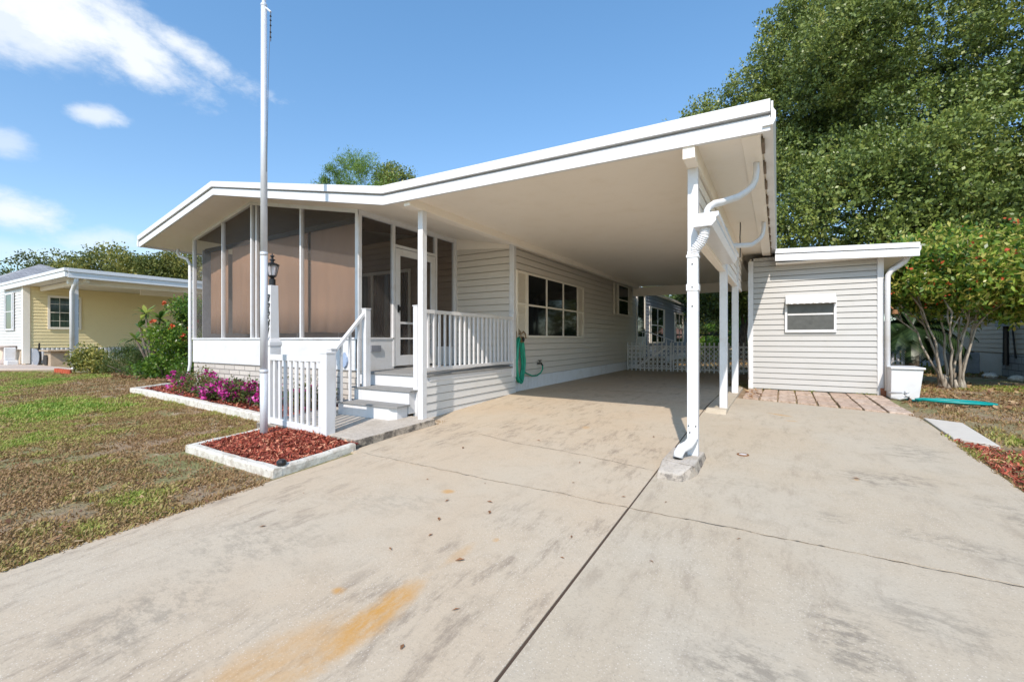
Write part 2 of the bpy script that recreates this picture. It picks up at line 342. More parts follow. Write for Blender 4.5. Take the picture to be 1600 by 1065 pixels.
def window(parent, fr0, a0, a1, z0, z1, cols=1, rail=True, shutters=0.0, fm=None, gm=None, t=.045, grid=0):
    fr = lambda a,n,z: fr0(a,n+.022,z)
    fm = fm or M['cream']; gm = gm or M['glass']
    f = MB(); boxw(f, fr, a0, a1, .0, .035, z0, z0+t); boxw(f, fr, a0, a1, .0, .035, z1-t, z1)
    for i in range(cols+1):
        x = a0 + (a1-a0)*i/cols; w = t if 0 < i < cols else t
        l = max(a0, x-w/2) if i else a0; r_ = min(a1, x+w/2) if i < cols else a1
        if i == 0: r_ = a0+w*.8
        if i == cols: l = a1-w*.8
        boxw(f, fr, l, r_, .001, .034, z0+t, z1-t)
    wo = f.build('window', fm, parent, .003)
    g = MB(); boxw(g, fr, a0+.02, a1-.02, .004, .016, z0+.02, z1-.02); g.build('pane', gm, wo)
    if rail or grid:
        m = MB()
        for i in range(cols):
            x0 = a0+(a1-a0)*i/cols+t*.5; x1 = a0+(a1-a0)*(i+1)/cols-t*.5; zm = (z0+z1)/2
            boxw(m, fr, x0, x1, .002, .028, zm-.018, zm+.018)
            for k in range(1, grid):
                xx = x0+(x1-x0)*k/grid; boxw(m, fr, xx-.008, xx+.008, .003, .022, z0+t, z1-t)
            if grid:
                for zz in ((z0+zm)/2, (zm+z1)/2): boxw(m, fr, x0, x1, .0035, .021, zz-.008, zz+.008)
        m.build('glazing_bar', fm, wo)
    if shutters:
        for (s0, s1) in ((a0-shutters, a0-.01), (a1+.01, a1+shutters)):
            sh = MB(); boxw(sh, fr, s0, s0+.04, 0, .03, z0, z1); boxw(sh, fr, s1-.04, s1, 0, .03, z0, z1)
            for zz in (z0, (z0+z1)/2-.02, z1-.045): boxw(sh, fr, s0+.04, s1-.04, .0, .028, zz, zz+.045)
            z = z0+.05
            while z < z1-.06:
                if abs(z-(z0+z1)/2) > .03:
                    sh.add([fr(s0+.04,.006,z+.022),fr(s1-.04,.006,z+.022),fr(s1-.04,.026,z),fr(s0+.04,.026,z)], [(0,1,2,3)])
                z += .03
            boxw(sh, fr, s0+.03, s1-.03, .001, .006, z0+.01, z1-.01)
            sh.build('shutter', fm, parent)
    return wo
# ------------------------------------------------------------------ camera, sun, sky
TH = math.atan(415/690.)
cd = bpy.data.cameras.new('camera'); cam = bpy.data.objects.new('camera', cd); COL.objects.link(cam)
cam.location = (0,0,S); cam.rotation_euler = (R(90),0,TH); cd.sensor_width = 36; cd.lens = 36*690/1600.; cd.shift_y = -2.5/1600
cd.clip_start = .05; cd.clip_end = 3000; scn.camera = cam
sv = Vector((.28,-1.05,1.0)).normalized()
sun = bpy.data.lights.new('sun', 'SUN'); so = bpy.data.objects.new('sun', sun); COL.objects.link(so)
sun.energy = 3.6; sun.angle = R(.5); sun.color = (1.0,.90,.80); so.rotation_euler = sv.to_track_quat('Z','Y').to_euler(); so.location = sv*60
w = bpy.data.worlds.new('World'); scn.world = w; w.use_nodes = True; nt = w.node_tree; nt.nodes.clear()
out = nt.nodes.new('ShaderNodeOutputWorld'); bg = nt.nodes.new('ShaderNodeBackground'); nt.links.new(bg.outputs[0], out.inputs[0])
sky = nt.nodes.new('ShaderNodeTexSky'); sky.sky_type = 'NISHITA'; sky.sun_disc = False
sky.sun_elevation = math.asin(sv.z); sky.sun_rotation = math.atan2(sv.x, sv.y); sky.air_density = 1.0; sky.dust_density = .5; sky.ozone_density = 1.2
inp(bg, 'Strength', .15)
tc = nt.nodes.new('ShaderNodeTexCoord'); sp = nt.nodes.new('ShaderNodeSeparateXYZ'); nt.links.new(tc.outputs['Generated'], sp.inputs[0])
az = math_(nt, 'ARCTAN2', sp.outputs[0], sp.outputs[1]); el = math_(nt, 'ARCSINE', sp.outputs[2])
cbx = nt.nodes.new('ShaderNodeCombineXYZ'); nt.links.new(az, cbx.inputs[0]); nt.links.new(math_(nt,'MULTIPLY',el,1.6), cbx.inputs[1])
w1 = noise(nt, cbx.outputs[0], 5.5, 5, .6, .3); w2 = noise(nt, cbx.outputs[0], 15, 8, .68)
def px(u, v):
    r = (u-800)/690.; up = (530-v)/690.; c, s_ = math.cos(TH), math.sin(TH)
    d = Vector((-s_+c*r, c+s_*r, up)).normalized(); return math.atan2(d.x, d.y), math.asin(d.z)
tot = None
# clouds: (centre, half sizes in radians, tilt, strength) kept as places in the sky
for (u, v, rx, ry, a, amt) in [(90,22,.17,.050,-.10,1.),(205,62,.11,.042,-.38,.95),(290,75,.13,.026,-.28,.9),(215,95,.06,.03,-.5,.95),(20,10,.15,.06,0,.8),
        (155,180,.032,.015,.15,.75),(85,93,.04,.008,-.1,.35),(35,332,.06,.028,-.1,.9),(5,222,.03,.02,0,.5),(165,378,.065,.025,.1,.6),(90,400,.14,.02,0,.35),(250,395,.1,.02,0,.3)]:
    ca, ce = px(u, v); x = math_(nt,'SUBTRACT',az,ca); y = math_(nt,'SUBTRACT',el,ce); co, si = math.cos(a), math.sin(a)
    xr = math_(nt,'ADD',math_(nt,'MULTIPLY',x,co/rx),math_(nt,'MULTIPLY',y,si/rx)); yr = math_(nt,'ADD',math_(nt,'MULTIPLY',x,-si/ry),math_(nt,'MULTIPLY',y,co/ry))
    d = math_(nt,'SQRT',math_(nt,'ADD',math_(nt,'MULTIPLY',xr,xr),math_(nt,'MULTIPLY',yr,yr)))
    d = math_(nt,'ADD',d,math_(nt,'MULTIPLY',math_(nt,'SUBTRACT',w1,.5),2.3)); d = math_(nt,'ADD',d,math_(nt,'MULTIPLY',math_(nt,'SUBTRACT',w2,.5),1.5))
    e = math_(nt,'MULTIPLY',mapr(nt, d, .2, 1.3, 1, 0), amt)
    tot = e if tot is None else math_(nt,'MAXIMUM',tot,e)
tintc = mix(nt, mapr(nt, el, .05, .75), (.90,1.0,1.06), (.92,1.28,1.40))
skc = mix(nt, 1.0, sky.outputs[0], tintc, 'MULTIPLY')
skc = mix(nt, tot, skc, (5.2,5.45,5.75))
nt.links.new(skc, bg.inputs[0])
scn.view_settings.view_transform = 'Standard'; scn.view_settings.look = 'None'; scn.view_settings.exposure = 0.36; scn.view_settings.gamma = 1
scn.cycles.max_bounces = 8; scn.cycles.diffuse_bounces = 4; scn.cycles.transparent_max_bounces = 12

# ------------------------------------------------------------------ ground
g = MB(); ys = [-60,-14,-8,-4,-2]+[i*.5 for i in range(-2,14)]+[7.0,7.1,7.2,7.3,7.4,8,10,14,20,40,90,400]; xs = [-400,-100,-60,-40,-30,-20,-14,-10,-6,-3,0,3,8,20,60,400]
for y in ys:
    for x in xs: g.v.append((x, y, gz(y)-.012))
nx = len(xs)
for j in range(len(ys)-1):
    for i in range(nx-1): g.f.append((j*nx+i, j*nx+i+1, (j+1)*nx+i+1, (j+1)*nx+i))
struct(g.build('ground', M['lawn']))
def slab(name, x0, x1, ya, yb, mat, th=.1, lift=.0, step=.5, x0b=None, x1b=None):
    mb = MB(); n = max(1, int((yb-ya)/step)); yl = [ya+(yb-ya)*i/n for i in range(n+1)]
    if x0b is None: x0b = x0
    if x1b is None: x1b = x1
    L = lambda i: x0+(x0b-x0)*i/n; Rr = lambda i: x1+(x1b-x1)*i/n
    for i, y in enumerate(yl): z = gz(y)+lift; mb.v += [(L(i),y,z),(Rr(i),y,z),(Rr(i),y,z-th),(L(i),y,z-th)]
    for i in range(n):
        o = i*4; mb.f += [(o,o+1,o+5,o+4),(o+1,o+2,o+6,o+5),(o+2,o+3,o+7,o+6),(o+3,o,o+4,o+7)]
    mb.f += [(3,2,1,0),(n*4,n*4+1,n*4+2,n*4+3)]
    return struct(mb.build(name, mat))
slab('driveway', -3.83, -.921, -9, 3.145, M['conc_l'], x0b=-3.83)
slab('driveway', -3.95, -.918, 3.155, 4.56, M['conc_l'])
slab('driveway', -4.32, -.918, 4.562, 15.4, M['conc_l'])
slab('driveway', -.904, 1.55, -9, 3.132, M['conc_r'])
slab('driveway', -.904, 1.55, 3.142, 7.50, M['conc_r'])
q = MB(); q.prism([(-.904,7.502),(1.55,7.502),(1.45,7.72),(-.55,8.42),(-.904,8.5)], 'Z', -.1, .0); struct(q.build('driveway', M['conc_r']))
# joint filler, darker and lower than the slabs
q = MB()
for i in range(40):
    ya = -9+i*.45; yb = ya+.45
    if yb > 8.4: break
    w0 = .0125+.003*math.sin(i*1.7); q.quad((-.911-w0,ya,gz(ya)-.006),(-.911+w0,ya,gz(ya)-.006),(-.911+w0,yb,gz(yb)-.006),(-.911-w0,yb,gz(yb)-.006))
struct(q.build('joint_filler', plain('dirt_in_joint', (.07,.045,.03), .95)))
def crack(pts, wd, name='crack'):
    mb = MB(); P = []
    for i in range(len(pts)-1):
        a = Vector(pts[i]); b = Vector(pts[i+1]); n = max(2, int((b-a).length/.04))
        for k in range(n): P.append(a.lerp(b, k/n))
    P.append(Vector(pts[-1])); off = 0
    for i, p in enumerate(P):
        d = (P[min(i+1,len(P)-1)]-P[max(i-1,0)]).normalized(); nn = Vector((-d.y, d.x)); off = off*.7+random.uniform(-.008,.008)
        c = p+nn*off; ww = wd*random.uniform(.3,1.3)
        for s_ in (-1,1): mb.v.append((c.x+nn.x*ww*s_, c.y+nn.y*ww*s_, gz(c.y)+.0036))
    for i in range(len(P)-1): mb.f.append((2*i,2*i+1,2*i+3,2*i+2))
    return struct(mb.build(name, bpy.data.materials['dirt_in_joint']))
if 0: crack([(-.913,3.75),(-.914,2.9),(-.913,2.2),(-.914,1.4),(-.913,-1)], .0052); 
crack([(-3.8,3.2),(-2.4,3.15),(-1.6,3.15),(-.92,3.14)], .0022)
crack([(-.92,3.98),(-1.4,4.09),(-1.91,4.18),(-2.5,4.22),(-3.1,4.36)], .0024)
crack([(-.9,3.136),(.3,3.13),(1.54,3.12)], .0026)
# step-down slab in front of the porch stairs
q = MB(); q.hexa([(-5.98,3.30,-.33),(-3.99,3.30,-.33),(-3.87,4.50,-.3),(-5.98,4.50,-.3),(-5.98,3.30,gz(3.3)+.085),(-3.99,3.30,gz(3.3)+.085),(-3.90,4.50,gz(4.5)+.085),(-5.98,4.50,gz(4.5)+.085)])
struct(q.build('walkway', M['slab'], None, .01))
# neighbour's pale driveway, small concrete pad at right
q = MB(); q.prism([(-60,3.2),(-26,3.9),(-21.9,5.5),(-22.3,9),(-60,9)], 'Z', -.3, -.085); struct(q.build('neighbour_driveway', plain('pinkish_concrete', (.50,.42,.36), .9, 0, .08)))
q = MB(); q.hexa([(1.572,6.34,-.3),(1.86,6.13,-.3),(1.87,7.2,-.3),(1.572,7.42,-.3),(1.572,6.34,gz(6.3)+.018),(1.86,6.13,gz(6.1)+.018),(1.87,7.2,gz(7.2)+.018),(1.572,7.42,.018)])
struct(q.build('concrete_pad', plain('pale_pad_concrete', (.56,.52,.46), .9, 0, .12), None, .008))
# ------------------------------------------------------------------ the home
RP = [(-11.97,3.24),(-8.79,3.85),(-4.42,2.98)]
CP = [(-4.42,2.98),(-.05,2.89)]
def zroof(x):
    P = RP+CP[1:]
    for (a, za), (b, zb) in zip(P, P[1:]):
        if a <= x <= b: return za+(zb-za)*(x-a)/(b-a)
    return P[0][1] if x < P[0][0] else P[-1][1]
home = thing('mobile_home', 'single-storey mobile home with beige lap siding, screened front porch and white roof edge', 'house', (-7.7,7.2,0))
def band(P, top, bot, y0, y1):
    mb = MB(); prof = [(x,z+top) for x,z in P]+[(x,z+bot) for x,z in reversed(P)]
    n = len(P)
    for (a, b) in zip(range(n-1), range(1,n)):
        pa = [(P[a][0],P[a][1]+bot),(P[b][0],P[b][1]+bot),(P[b][0],P[b][1]+top),(P[a][0],P[a][1]+top)]
        mk = lambda p,t:(p[0],t,p[1]); o = len(mb.v)
        mb.v += [mk(p,y0) for p in pa]+[mk(p,y1) for p in pa]
        mb.f += [(o,o+1,o+2,o+3),(o+7,o+6,o+5,o+4),(o+1,o,o+4,o+5),(o+3,o+2,o+6,o+7)]
        if a == 0: mb.f.append((o,o+3,o+7,o+4))
        if b == n-1: mb.f.append((o+2,o+1,o+5,o+6))
    return mb
roof = band(RP, 0, -.16, 4.12, 26.3).build('roof', M['fascia'], home)
band(RP, .012, -.085, 4.04, 4.118).build('fascia', M['fascia'], roof)
band(RP, -.105, -.225, 4.072, 4.117).build('fascia', M['fascia'], roof)
band([(x,z-.162) for x,z in RP], 0, -.012, 4.118, 7.2).build('soffit', M['soffit'], roof)
sf = MB(); sf.box(-11.9,-11.1,4.2,26.2,2.93,2.95)
lg = MB(); lg.prism([(-12.05,3.16),(-11.98,3.16),(-11.98,3.03),(-12.03,3.03),(-12.06,3.08)], 'Y', 4.06, 26); lg.build('gutter', M['fascia'], home)
d = MB(); d.tube([(-11.62,4.66,3.04),(-11.62,4.66,2.95),(-11.56,4.67,2.87),(-11.25,4.69,2.78),(-11.14,4.70,2.66),(-11.14,4.70,.45),(-11.16,4.68,.25),(-11.28,4.5,.0)], .032, 8); d.build('downspout', M['post'], home, 0, True)
WF, WX0, WX1 = 4.74, -11.1, -5.69
# porch front wall
fy = onY(WF)
b_ = MB(); b_.box(WX0, WX1, WF+.02, WF+.14, -.2, .5); b_.build('block_base', M['brickbase'], home)
k = MB(); k.box(WX0-.01, WX1+.01, WF, WF+.12, .502, 1.0); k.box(WX0-.01, WX1+.015, WF-.02, WF+.13, 1.0, 1.03); k.build('kick_panel', M['white'], home, .003)
def ztop(x): return zroof(x)-.185
fm = MB()
mull = [(-11.1,.045),(-9.85,.028),(-8.76,.045),(-7.19,.038),(-5.725,.07)]
for x, w_ in mull:
    a, b = (x-w_/2, x+w_/2) if x > -11 else (x, x+w_)
    zt = ztop(max(x,-11))
    fm.box(a, b, WF-.01, WF+.06, 1.03, zt)
    if abs(x+8.76) < .1: fm.box(b+.10, b+.135, WF+.01, WF+.07, 1.03, zt-.02)
for xa, xb in ((-11.1,-8.79),(-8.79,-5.69)):
    za, zb = ztop(xa), ztop(xb)
    fm.add([(xa,WF-.012,za-.05),(xb,WF-.012,zb-.05),(xb,WF-.012,zb+.03),(xa,WF-.012,za+.03),(xa,WF+.05,za-.05),(xb,WF+.05,zb-.05),(xb,WF+.05,zb+.03),(xa,WF+.05,za+.03)],
        [(0,1,2,3),(7,6,5,4),(1,0,4,5),(3,2,6,7),(0,3,7,4),(2,1,5,6)])
fm.build('screen_frame', M['post'], home, .003)
for (xa, xb) in ((-11.05,-9.87),(-9.83,-8.79),(-8.79,-7.21),(-7.17,-5.77)):
    s_ = MB(); s_.add([(xa,WF+.03,1.03),(xb,WF+.03,1.03),(xb,WF+.03,ztop(xb)-.05),(xa,WF+.03,ztop(xa)-.05)], [(0,1,2,3)]); s_.build('insect_screen', M['screen'], home)
# tan shades hung from a level rail just inside
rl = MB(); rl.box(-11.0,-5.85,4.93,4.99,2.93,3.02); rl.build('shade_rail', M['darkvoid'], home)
for (xa, xb, sl) in ((-10.78,-10.05,.0),(-9.88,-8.92,.0),(-8.62,-7.30,.0),(-7.22,-5.92,.0)):
    s_ = MB(); n = 24
    for i in range(n+1):
        x = xa+(xb-xa)*i/n; wv = .008*math.sin(i*1.1)+.006*math.sin(i*.43)
        for z in (1.12,1.6,2.2,2.95): s_.v.append((x, 4.955+wv*(3-z)*.8, z+.01*math.sin(i*.35)*(z<1.2)))
    for i in range(n):
        for j in range(3): a = i*4+j; s_.f.append((a,a+4,a+5,a+1))
    o = s_.build('roller_shade', M['shade'], home, 0, True); so_ = o.modifiers.new('thick','SOLIDIFY'); so_.thickness = .004
sp_ = MB(); sp_.box(-11.04,-11.02,4.9,7.15,.5,3.0); sp_.build('side_blind', plain('pale_grey_blind', (.42,.42,.44), .8), home)
# porch side wall X = -5.69, Y 4.74..7.22
sx = onX(WX1)
k = MB(); boxw(k, sx, 4.80, 5.50, -.10, .0, .30, 1.0); boxw(k, sx, 4.76, 5.50, -.11, .012, 1.0, 1.03); k.build('kick_panel', M['white'], home, .003)
k = MB(); boxw(k, sx, 6.62, 7.2, -.10, 0, .30, .86); k.build('kick_panel', M['white'], home, .003)
fm = MB()
zt = ztop(WX1)-.02
for a, b in ((4.74,4.80),(5.47,5.52),(6.57,6.62),(7.15,7.20)): boxw(fm, sx, a, b, -.06, .012, .53, zt)
boxw(fm, sx, 4.74, 7.2, -.06, .014, zt-.05, zt+.06); boxw(fm, sx, 5.52, 6.57, -.06, .016, 2.60, 2.65)
fm.build('screen_frame', M['post'], home, .003)
for a, b, z0, z1 in ((4.80,5.47,1.03,zt-.05),(5.52,6.57,2.65,zt-.05),(6.62,7.15,.86,zt-.05)):
    s_ = MB(); s_.add([(WX1-.03,a,z0),(WX1-.03,b,z0),(WX1-.03,b,z1),(WX1-.03,a,z1)], [(0,1,2,3)]); s_.build('insect_screen', M['screen'], home)
dr = MB()
for a, b, z0, z1 in ((5.53,5.64,.54,2.59),(6.45,6.56,.54,2.59),(5.64,6.45,2.47,2.59),(5.64,6.45,.54,.72),(5.64,6.45,1.27,1.31),(5.64,6.45,1.0,1.03)): boxw(dr, sx, a, b, -.03, .01, z0, z1)
door = dr.build('screen_door', M['white'], home, .003)
s_ = MB(); s_.add([(WX1-.015,5.64,.72),(WX1-.015,6.45,.72),(WX1-.015,6.45,2.47),(WX1-.015,5.64,2.47)], [(0,1,2,3)]); s_.build('insect_screen', M['screen'], door)
hn = MB(); boxw(hn, sx, 5.57, 5.60, .01, .03, 1.47, 1.60); boxw(hn, sx, 5.58, 5.595, .03, .055, 1.50, 1.57); hn.build('handle', M['black'], door)
# porch interior
fl = MB(); fl.box(-11.0,-5.72,4.87,7.2,.42,.5); fl.build('porch_floor', M['carpetgrey'], home)
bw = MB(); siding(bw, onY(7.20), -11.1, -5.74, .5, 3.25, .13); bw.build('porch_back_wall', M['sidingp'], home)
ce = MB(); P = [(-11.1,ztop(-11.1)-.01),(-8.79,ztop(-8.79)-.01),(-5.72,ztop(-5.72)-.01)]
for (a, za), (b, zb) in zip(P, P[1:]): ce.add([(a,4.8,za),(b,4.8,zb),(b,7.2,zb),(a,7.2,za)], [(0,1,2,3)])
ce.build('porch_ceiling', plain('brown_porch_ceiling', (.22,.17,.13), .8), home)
iy = onY(7.18)
window(home, iy, -9.3, -6.9, .53, 2.55, 2, False, 0, M['cream'], M['glass'], .07)
# body walls
mb = MB(); sb = onX(-4.3)
siding(mb, sb, 7.22, 15.6, .26, 2.86, .13); mb.build('side_wall', M['siding'], home)
mb = MB(); siding(mb, sb, 15.605, 26.2, .26, 2.86, .13); mb.build('rear_side_wall', M['sidingshade'], home)
mb = MB(); siding(mb, onY(7.23), -5.66, -4.36, .5, 2.86, .13); mb.build('return_wall', M['siding'], home)
mb = MB(); mb.add([(-5.67,7.20,2.84),(-4.32,7.20,2.74),(-4.32,7.20,2.92),(-5.67,7.20,3.12),(-5.67,7.24,2.84),(-4.32,7.24,2.74),(-4.32,7.24,2.92),(-5.67,7.24,3.12)], [(0,1,2,3),(7,6,5,4),(1,0,4,5)])
mb.build('frieze_board', M['soffit'], home)
mb = MB(); mb.box(-4.38,-4.275,7.185,7.27,.26,2.84); mb.build('corner_board', M['white'], home, .003)
mb = MB(); mb.box(-5.72,-5.66,7.17,7.24,.5,3.1); mb.build('corner_board', M['white'], home, .003)
# vertical ribbed skirting along the carport
mb = MB(); y = 7.24
while y < 26: mb.add([(-4.31,y,0.0),(-4.295,y+.02,0),(-4.295,y+.045,0),(-4.31,y+.065,0),(-4.31,y,.262),(-4.295,y+.02,.262),(-4.295,y+.045,.262),(-4.31,y+.065,.262)], [(0,1,5,4),(1,2,6,5),(2,3,7,6)]); y += .065
mb.build('skirting', M['white'], home)
mb = MB(); mb.box(-11.1,-11.0,7.2,26.2,0,3.1); mb.box(-11.1,-4.34,26.0,26.2,0,2.95); mb.box(-11.08,-4.36,7.30,7.34,0,2.95); mb.box(-11.1,-11.06,WF+.14,7.2,0,1.0); mb.build('rear_wall', M['siding'], home)
mb = MB(); mb.box(-4.33,-4.25,7.24,26.1,2.80,2.86); mb.build('frieze_board', M['soffit'], home)
window(home, sb, 7.66, 10.24, 1.035, 2.33, 3, True, .40)
window(home, sb, 13.52, 14.62, 1.76, 2.74, 1, True, .42)
# far side door, windows
mb = MB(); boxw(mb, sb, 15.65, 15.8, 0, .04, .3, 2.72); boxw(mb, sb, 16.75, 16.9, 0, .04, .3, 2.72); boxw(mb, sb, 15.8, 16.75, 0, .04, 2.6, 2.72); boxw(mb, sb, 15.8,16.75,.0,.03,.3,1.1)
dd = mb.build('side_door', M['cream'], home, .003)
mb = MB(); boxw(mb, sb, 15.8, 16.75, .002, .02, 1.1, 2.6); mb.build('pane', M['glass'], dd)
window(home, sb, 17.7, 19.9, .85, 2.3, 2, True, .25)
window(home, sb, 22.6, 24.4, .85, 2.3, 2, True, .3)
mb = MB(); mb.box(-4.29,-4.2,15.0,15.12,2.62,2.72); mb.lathe([(.0,0),(.05,.01),(.06,.05),(.03,.09)], -4.13,15.06,10,2.52); mb.tube([(-4.2,15.06,2.66),(-4.05,15.0,2.6),(-4.0,14.98,2.5)], .03, 8); mb.build('flood_light', M['white'], home)
mb = MB(); boxw(mb, sx, 4.98, 5.18, .001, .03, .80, .90); mb.build('outlet_cover', M['outlet'], home)
mb = MB(); mb.prism([(-6.05,.58),(-6.0,.54),(-5.95,.58),(-5.925,.64),(-5.94,.71),(-5.97,.74),(-6.0,.79),(-6.03,.74),(-6.06,.71),(-6.075,.64)], 'Y', WF-.035, WF-.003); mb.build('wall_plaque', M['blueplate'], home)  # small blue-grey scalloped plaque on the porch front
mb = MB(); mb.tube([(-4.28,8.15,.50),(-4.24,8.15,.50),(-4.20,8.17,.50),(-4.19,8.2,.46)], .018, 8); mb.tube([(-4.225,8.15,.50),(-4.225,8.15,.56)], .012, 6); mb.box(-4.25,-4.2,8.11,8.19,.555,.572); mb.build('spigot', M['black'], home)
mb = MB(); mb.lathe([(.0,-.03),(.03,-.02),(.035,.0),(.03,.02),(.0,.03)], -4.27,7.55,10,.66); mb.build('vent_cap', M['black'], home)
# ------------------------------------------------------------------ carport
cp = thing('carport', 'open white carport roof with cream ceiling, beams, posts and side gutters attached to the home', 'carport', (-2.2,9.5,0))
cr = band(CP, 0, -.16, 4.12, 15.1).build('roof', M['fascia'], cp)
band(CP, .012, -.085, 4.04, 4.118).build('fascia', M['fascia'], cr)
band(CP, -.105, -.225, 4.072, 4.117).build('fascia', M['fascia'], cr)
# ribbed ceiling pans
mb = MB(); 
ysr = 4.118
while ysr < 15.05:
    za, zb = 2.82, 2.73
    for (ya, yb, dz) in ((ysr, ysr+.255, 0), (ysr+.255, ysr+.265, .0003)):
        yb = min(yb, 15.05)
        mb.add([(-4.42,ya,za-.012+dz),(-.05,ya,zb-.012+dz),(-.05,yb,zb-.012+dz),(-4.42,yb,za-.012+dz)], [(0,3,2,1)])
    ysr += .265
mb.build('ceiling_panel', M['soffit'], cr)
mb = MB(); mb.box(-4.10,-4.0,4.13,15.0,2.70,2.808); mb.build('beam', M['soffit'], cp, .003)
mb = MB(); mb.box(-.715,-.615,4.09,15.0,2.575,2.735); mb.build('beam', M['soffit'], cp, .003)
mb = MB(); mb.box(-4.2,-.05,14.96,15.08,2.46,2.75); mb.build('beam', M['soffit'], cp, .003)
mb = MB(); mb.box(-.26,-.12,4.12,15.0,2.66,2.735); mb.build('edge_flange', M['soffit'], cp, .003)
# outer gutter of the roof edge
mb = MB(); mb.prism([(-.105,2.70),(-.03,2.70),(-.012,2.74),(-.012,2.80),(-.03,2.83),(-.03,2.885),(-.045,2.885),(-.045,2.76),(-.10,2.72)], 'Y', 4.05, 15.1); mb.build('gutter', M['fascia'], cp)
M['stain'] = plain('brown_stain', (.20,.15,.11), .8)
for i in range(18): mb = MB(); yy = 4.3+i*.58; mb.box(-.118,-.095,yy,yy+.18+.1*random.random(),2.66,2.74); mb.build('gutter_bracket', M['stain'], cp)
# posts
def post(x0,x1,y0,y1,z0,z1): p = MB(); p.box(x0,x1,y0,y1,z0,z1); return p.build('post', M['post'], cp, .004)
post(-4.095,-4.01,4.38,4.465,-.06,2.70); post(-.715,-.625,4.34,4.42,-.07,2.575); post(-.705,-.608,6.87,6.97,.03,2.575); post(-.712,-.608,8.90,9.0,.03,2.575)
post(-.712,-.608,14.9,14.96,0,2.575)
# siding infill strip hung below the outer beam
mb = MB(); siding(mb, onX(-.64), 4.44, 10.1, 2.02, 2.575, .13, .012); siding(mb, onXn(-.705), 4.44, 10.1, 2.02, 2.575, .13, .012); mb.build('infill_siding', M['soffit'], cp)
mb = MB(); mb.box(-.72,-.625,4.44,10.1,1.96,2.02); mb.build('infill_rail', M['soffit'], cp, .003)
# short box gutter below, S-shaped pipes into it
mb = MB(); mb.prism([(-.64,1.99),(-.49,1.99),(-.455,2.03),(-.455,2.06),(-.435,2.07),(-.435,2.105),(-.64,2.105)], 'Y', 4.17, 6.45); mb.build('box_gutter', M['fascia'], cp, .002)
def spipe(y0, y1):
    mb = MB(); pts = [(-.17,y0,2.70),(-.17,y0,2.58),(-.18,y0,2.50),(-.205,y0-.02,2.44),(-.25,y0-.05,2.39),(-.32,y0-.12,2.33)]
    pts += [(-.45,y0+(y1-y0)*.6,2.26),(-.50,y0+(y1-y0)*.8,2.23),(-.535,y1+.04,2.19),(-.545,y1,2.15),(-.545,y1,2.09)]
    mb.tube(pts, .036, 10, flat=.75); mb.build('downspout', M['post'], cp, 0, True)
spipe(4.75,4.30); spipe(7.2,6.30)
# corrugated hose into the downspout at the front post
mb = MB(); P = [Vector((-.55,4.25,1.99)), Vector((-.56,4.25,1.93)), Vector((-.59,4.27,1.87)), Vector((-.635,4.28,1.82)), Vector((-.655,4.29,1.76))]; pts = []; rs = []
for i in range(len(P)-1):
    for k_ in range(8): pts.append(P[i].lerp(P[i+1], k_/8)); rs.append(.046 if (k_ % 2) else .039)
mb.tube(pts, .05, 12, True, rs); mb.build('flexible_pipe', M['post'], cp)
mb = MB(); mb.box(-.705,-.615,4.255,4.325,.10,1.80); mb.build('downspout', M['fascia'], cp, .006)
for za_, zb_ in ((1.44,1.50),(1.74,1.765)): mb = MB(); mb.box(-.712,-.606,4.248,4.345,za_,zb_); mb.build('pipe_strap', M['post'], cp, .002)
mb = MB(); mb.tube([(-.66,4.29,.14),(-.665,4.27,.09),(-.69,4.23,.05),(-.74,4.18,.02),(-.76,4.16,-.02),(-.765,4.15,-.055)], .044, 10); mb.build('elbow', M['fascia'], cp, 0, True)
mb = MB(); mb.box(-.79,-.74,4.13,4.19,-.085,-.05); mb.build('elbow_grate', M['black'], cp)
for (dx, z) in ((-.03,.22),(.03,.22),(-.02,.16),(0,1.47),(0,1.68),(.0,1.3)): mb = MB(); mb.box(-.66+dx-.005,-.66+dx+.005,4.244,4.256,z-.005,z+.005); mb.build('screw', M['black'], cp)
mb = MB(); mb.tube([(-.47,7.3,2.72),(-.47,7.3,2.62),(-.475,7.3,2.5),(-.47,7.31,2.36),(-.474,7.3,2.2)], .008, 6); mb.build('cable', M['black'], cp)
# footings
q = MB(); q.hexa([(-.90,3.78,-.25),(-.655,3.76,-.25),(-.565,4.05,-.22),(-.90,4.10,-.22),(-.875,3.86,-.115),(-.70,3.84,-.115),(-.615,4.0,-.07),(-.89,4.1,-.07)])
q.hexa([(-.90,4.10,-.22),(-.565,4.05,-.22),(-.565,4.60,-.2),(-.90,4.62,-.2),(-.89,4.1,-.07),(-.615,4.0,-.07),(-.60,4.56,-.07),(-.89,4.6,-.07)])
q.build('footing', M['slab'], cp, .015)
q = MB(); q.hexa([(-.915,6.62,-.1),(-.60,6.62,-.1),(-.60,10.06,-.1),(-.915,10.06,-.1),(-.86,6.78,.035),(-.60,6.70,.035),(-.60,10.06,.035),(-.88,10.06,.035)]); q.build('kerb', M['conc_r'], cp, .01)
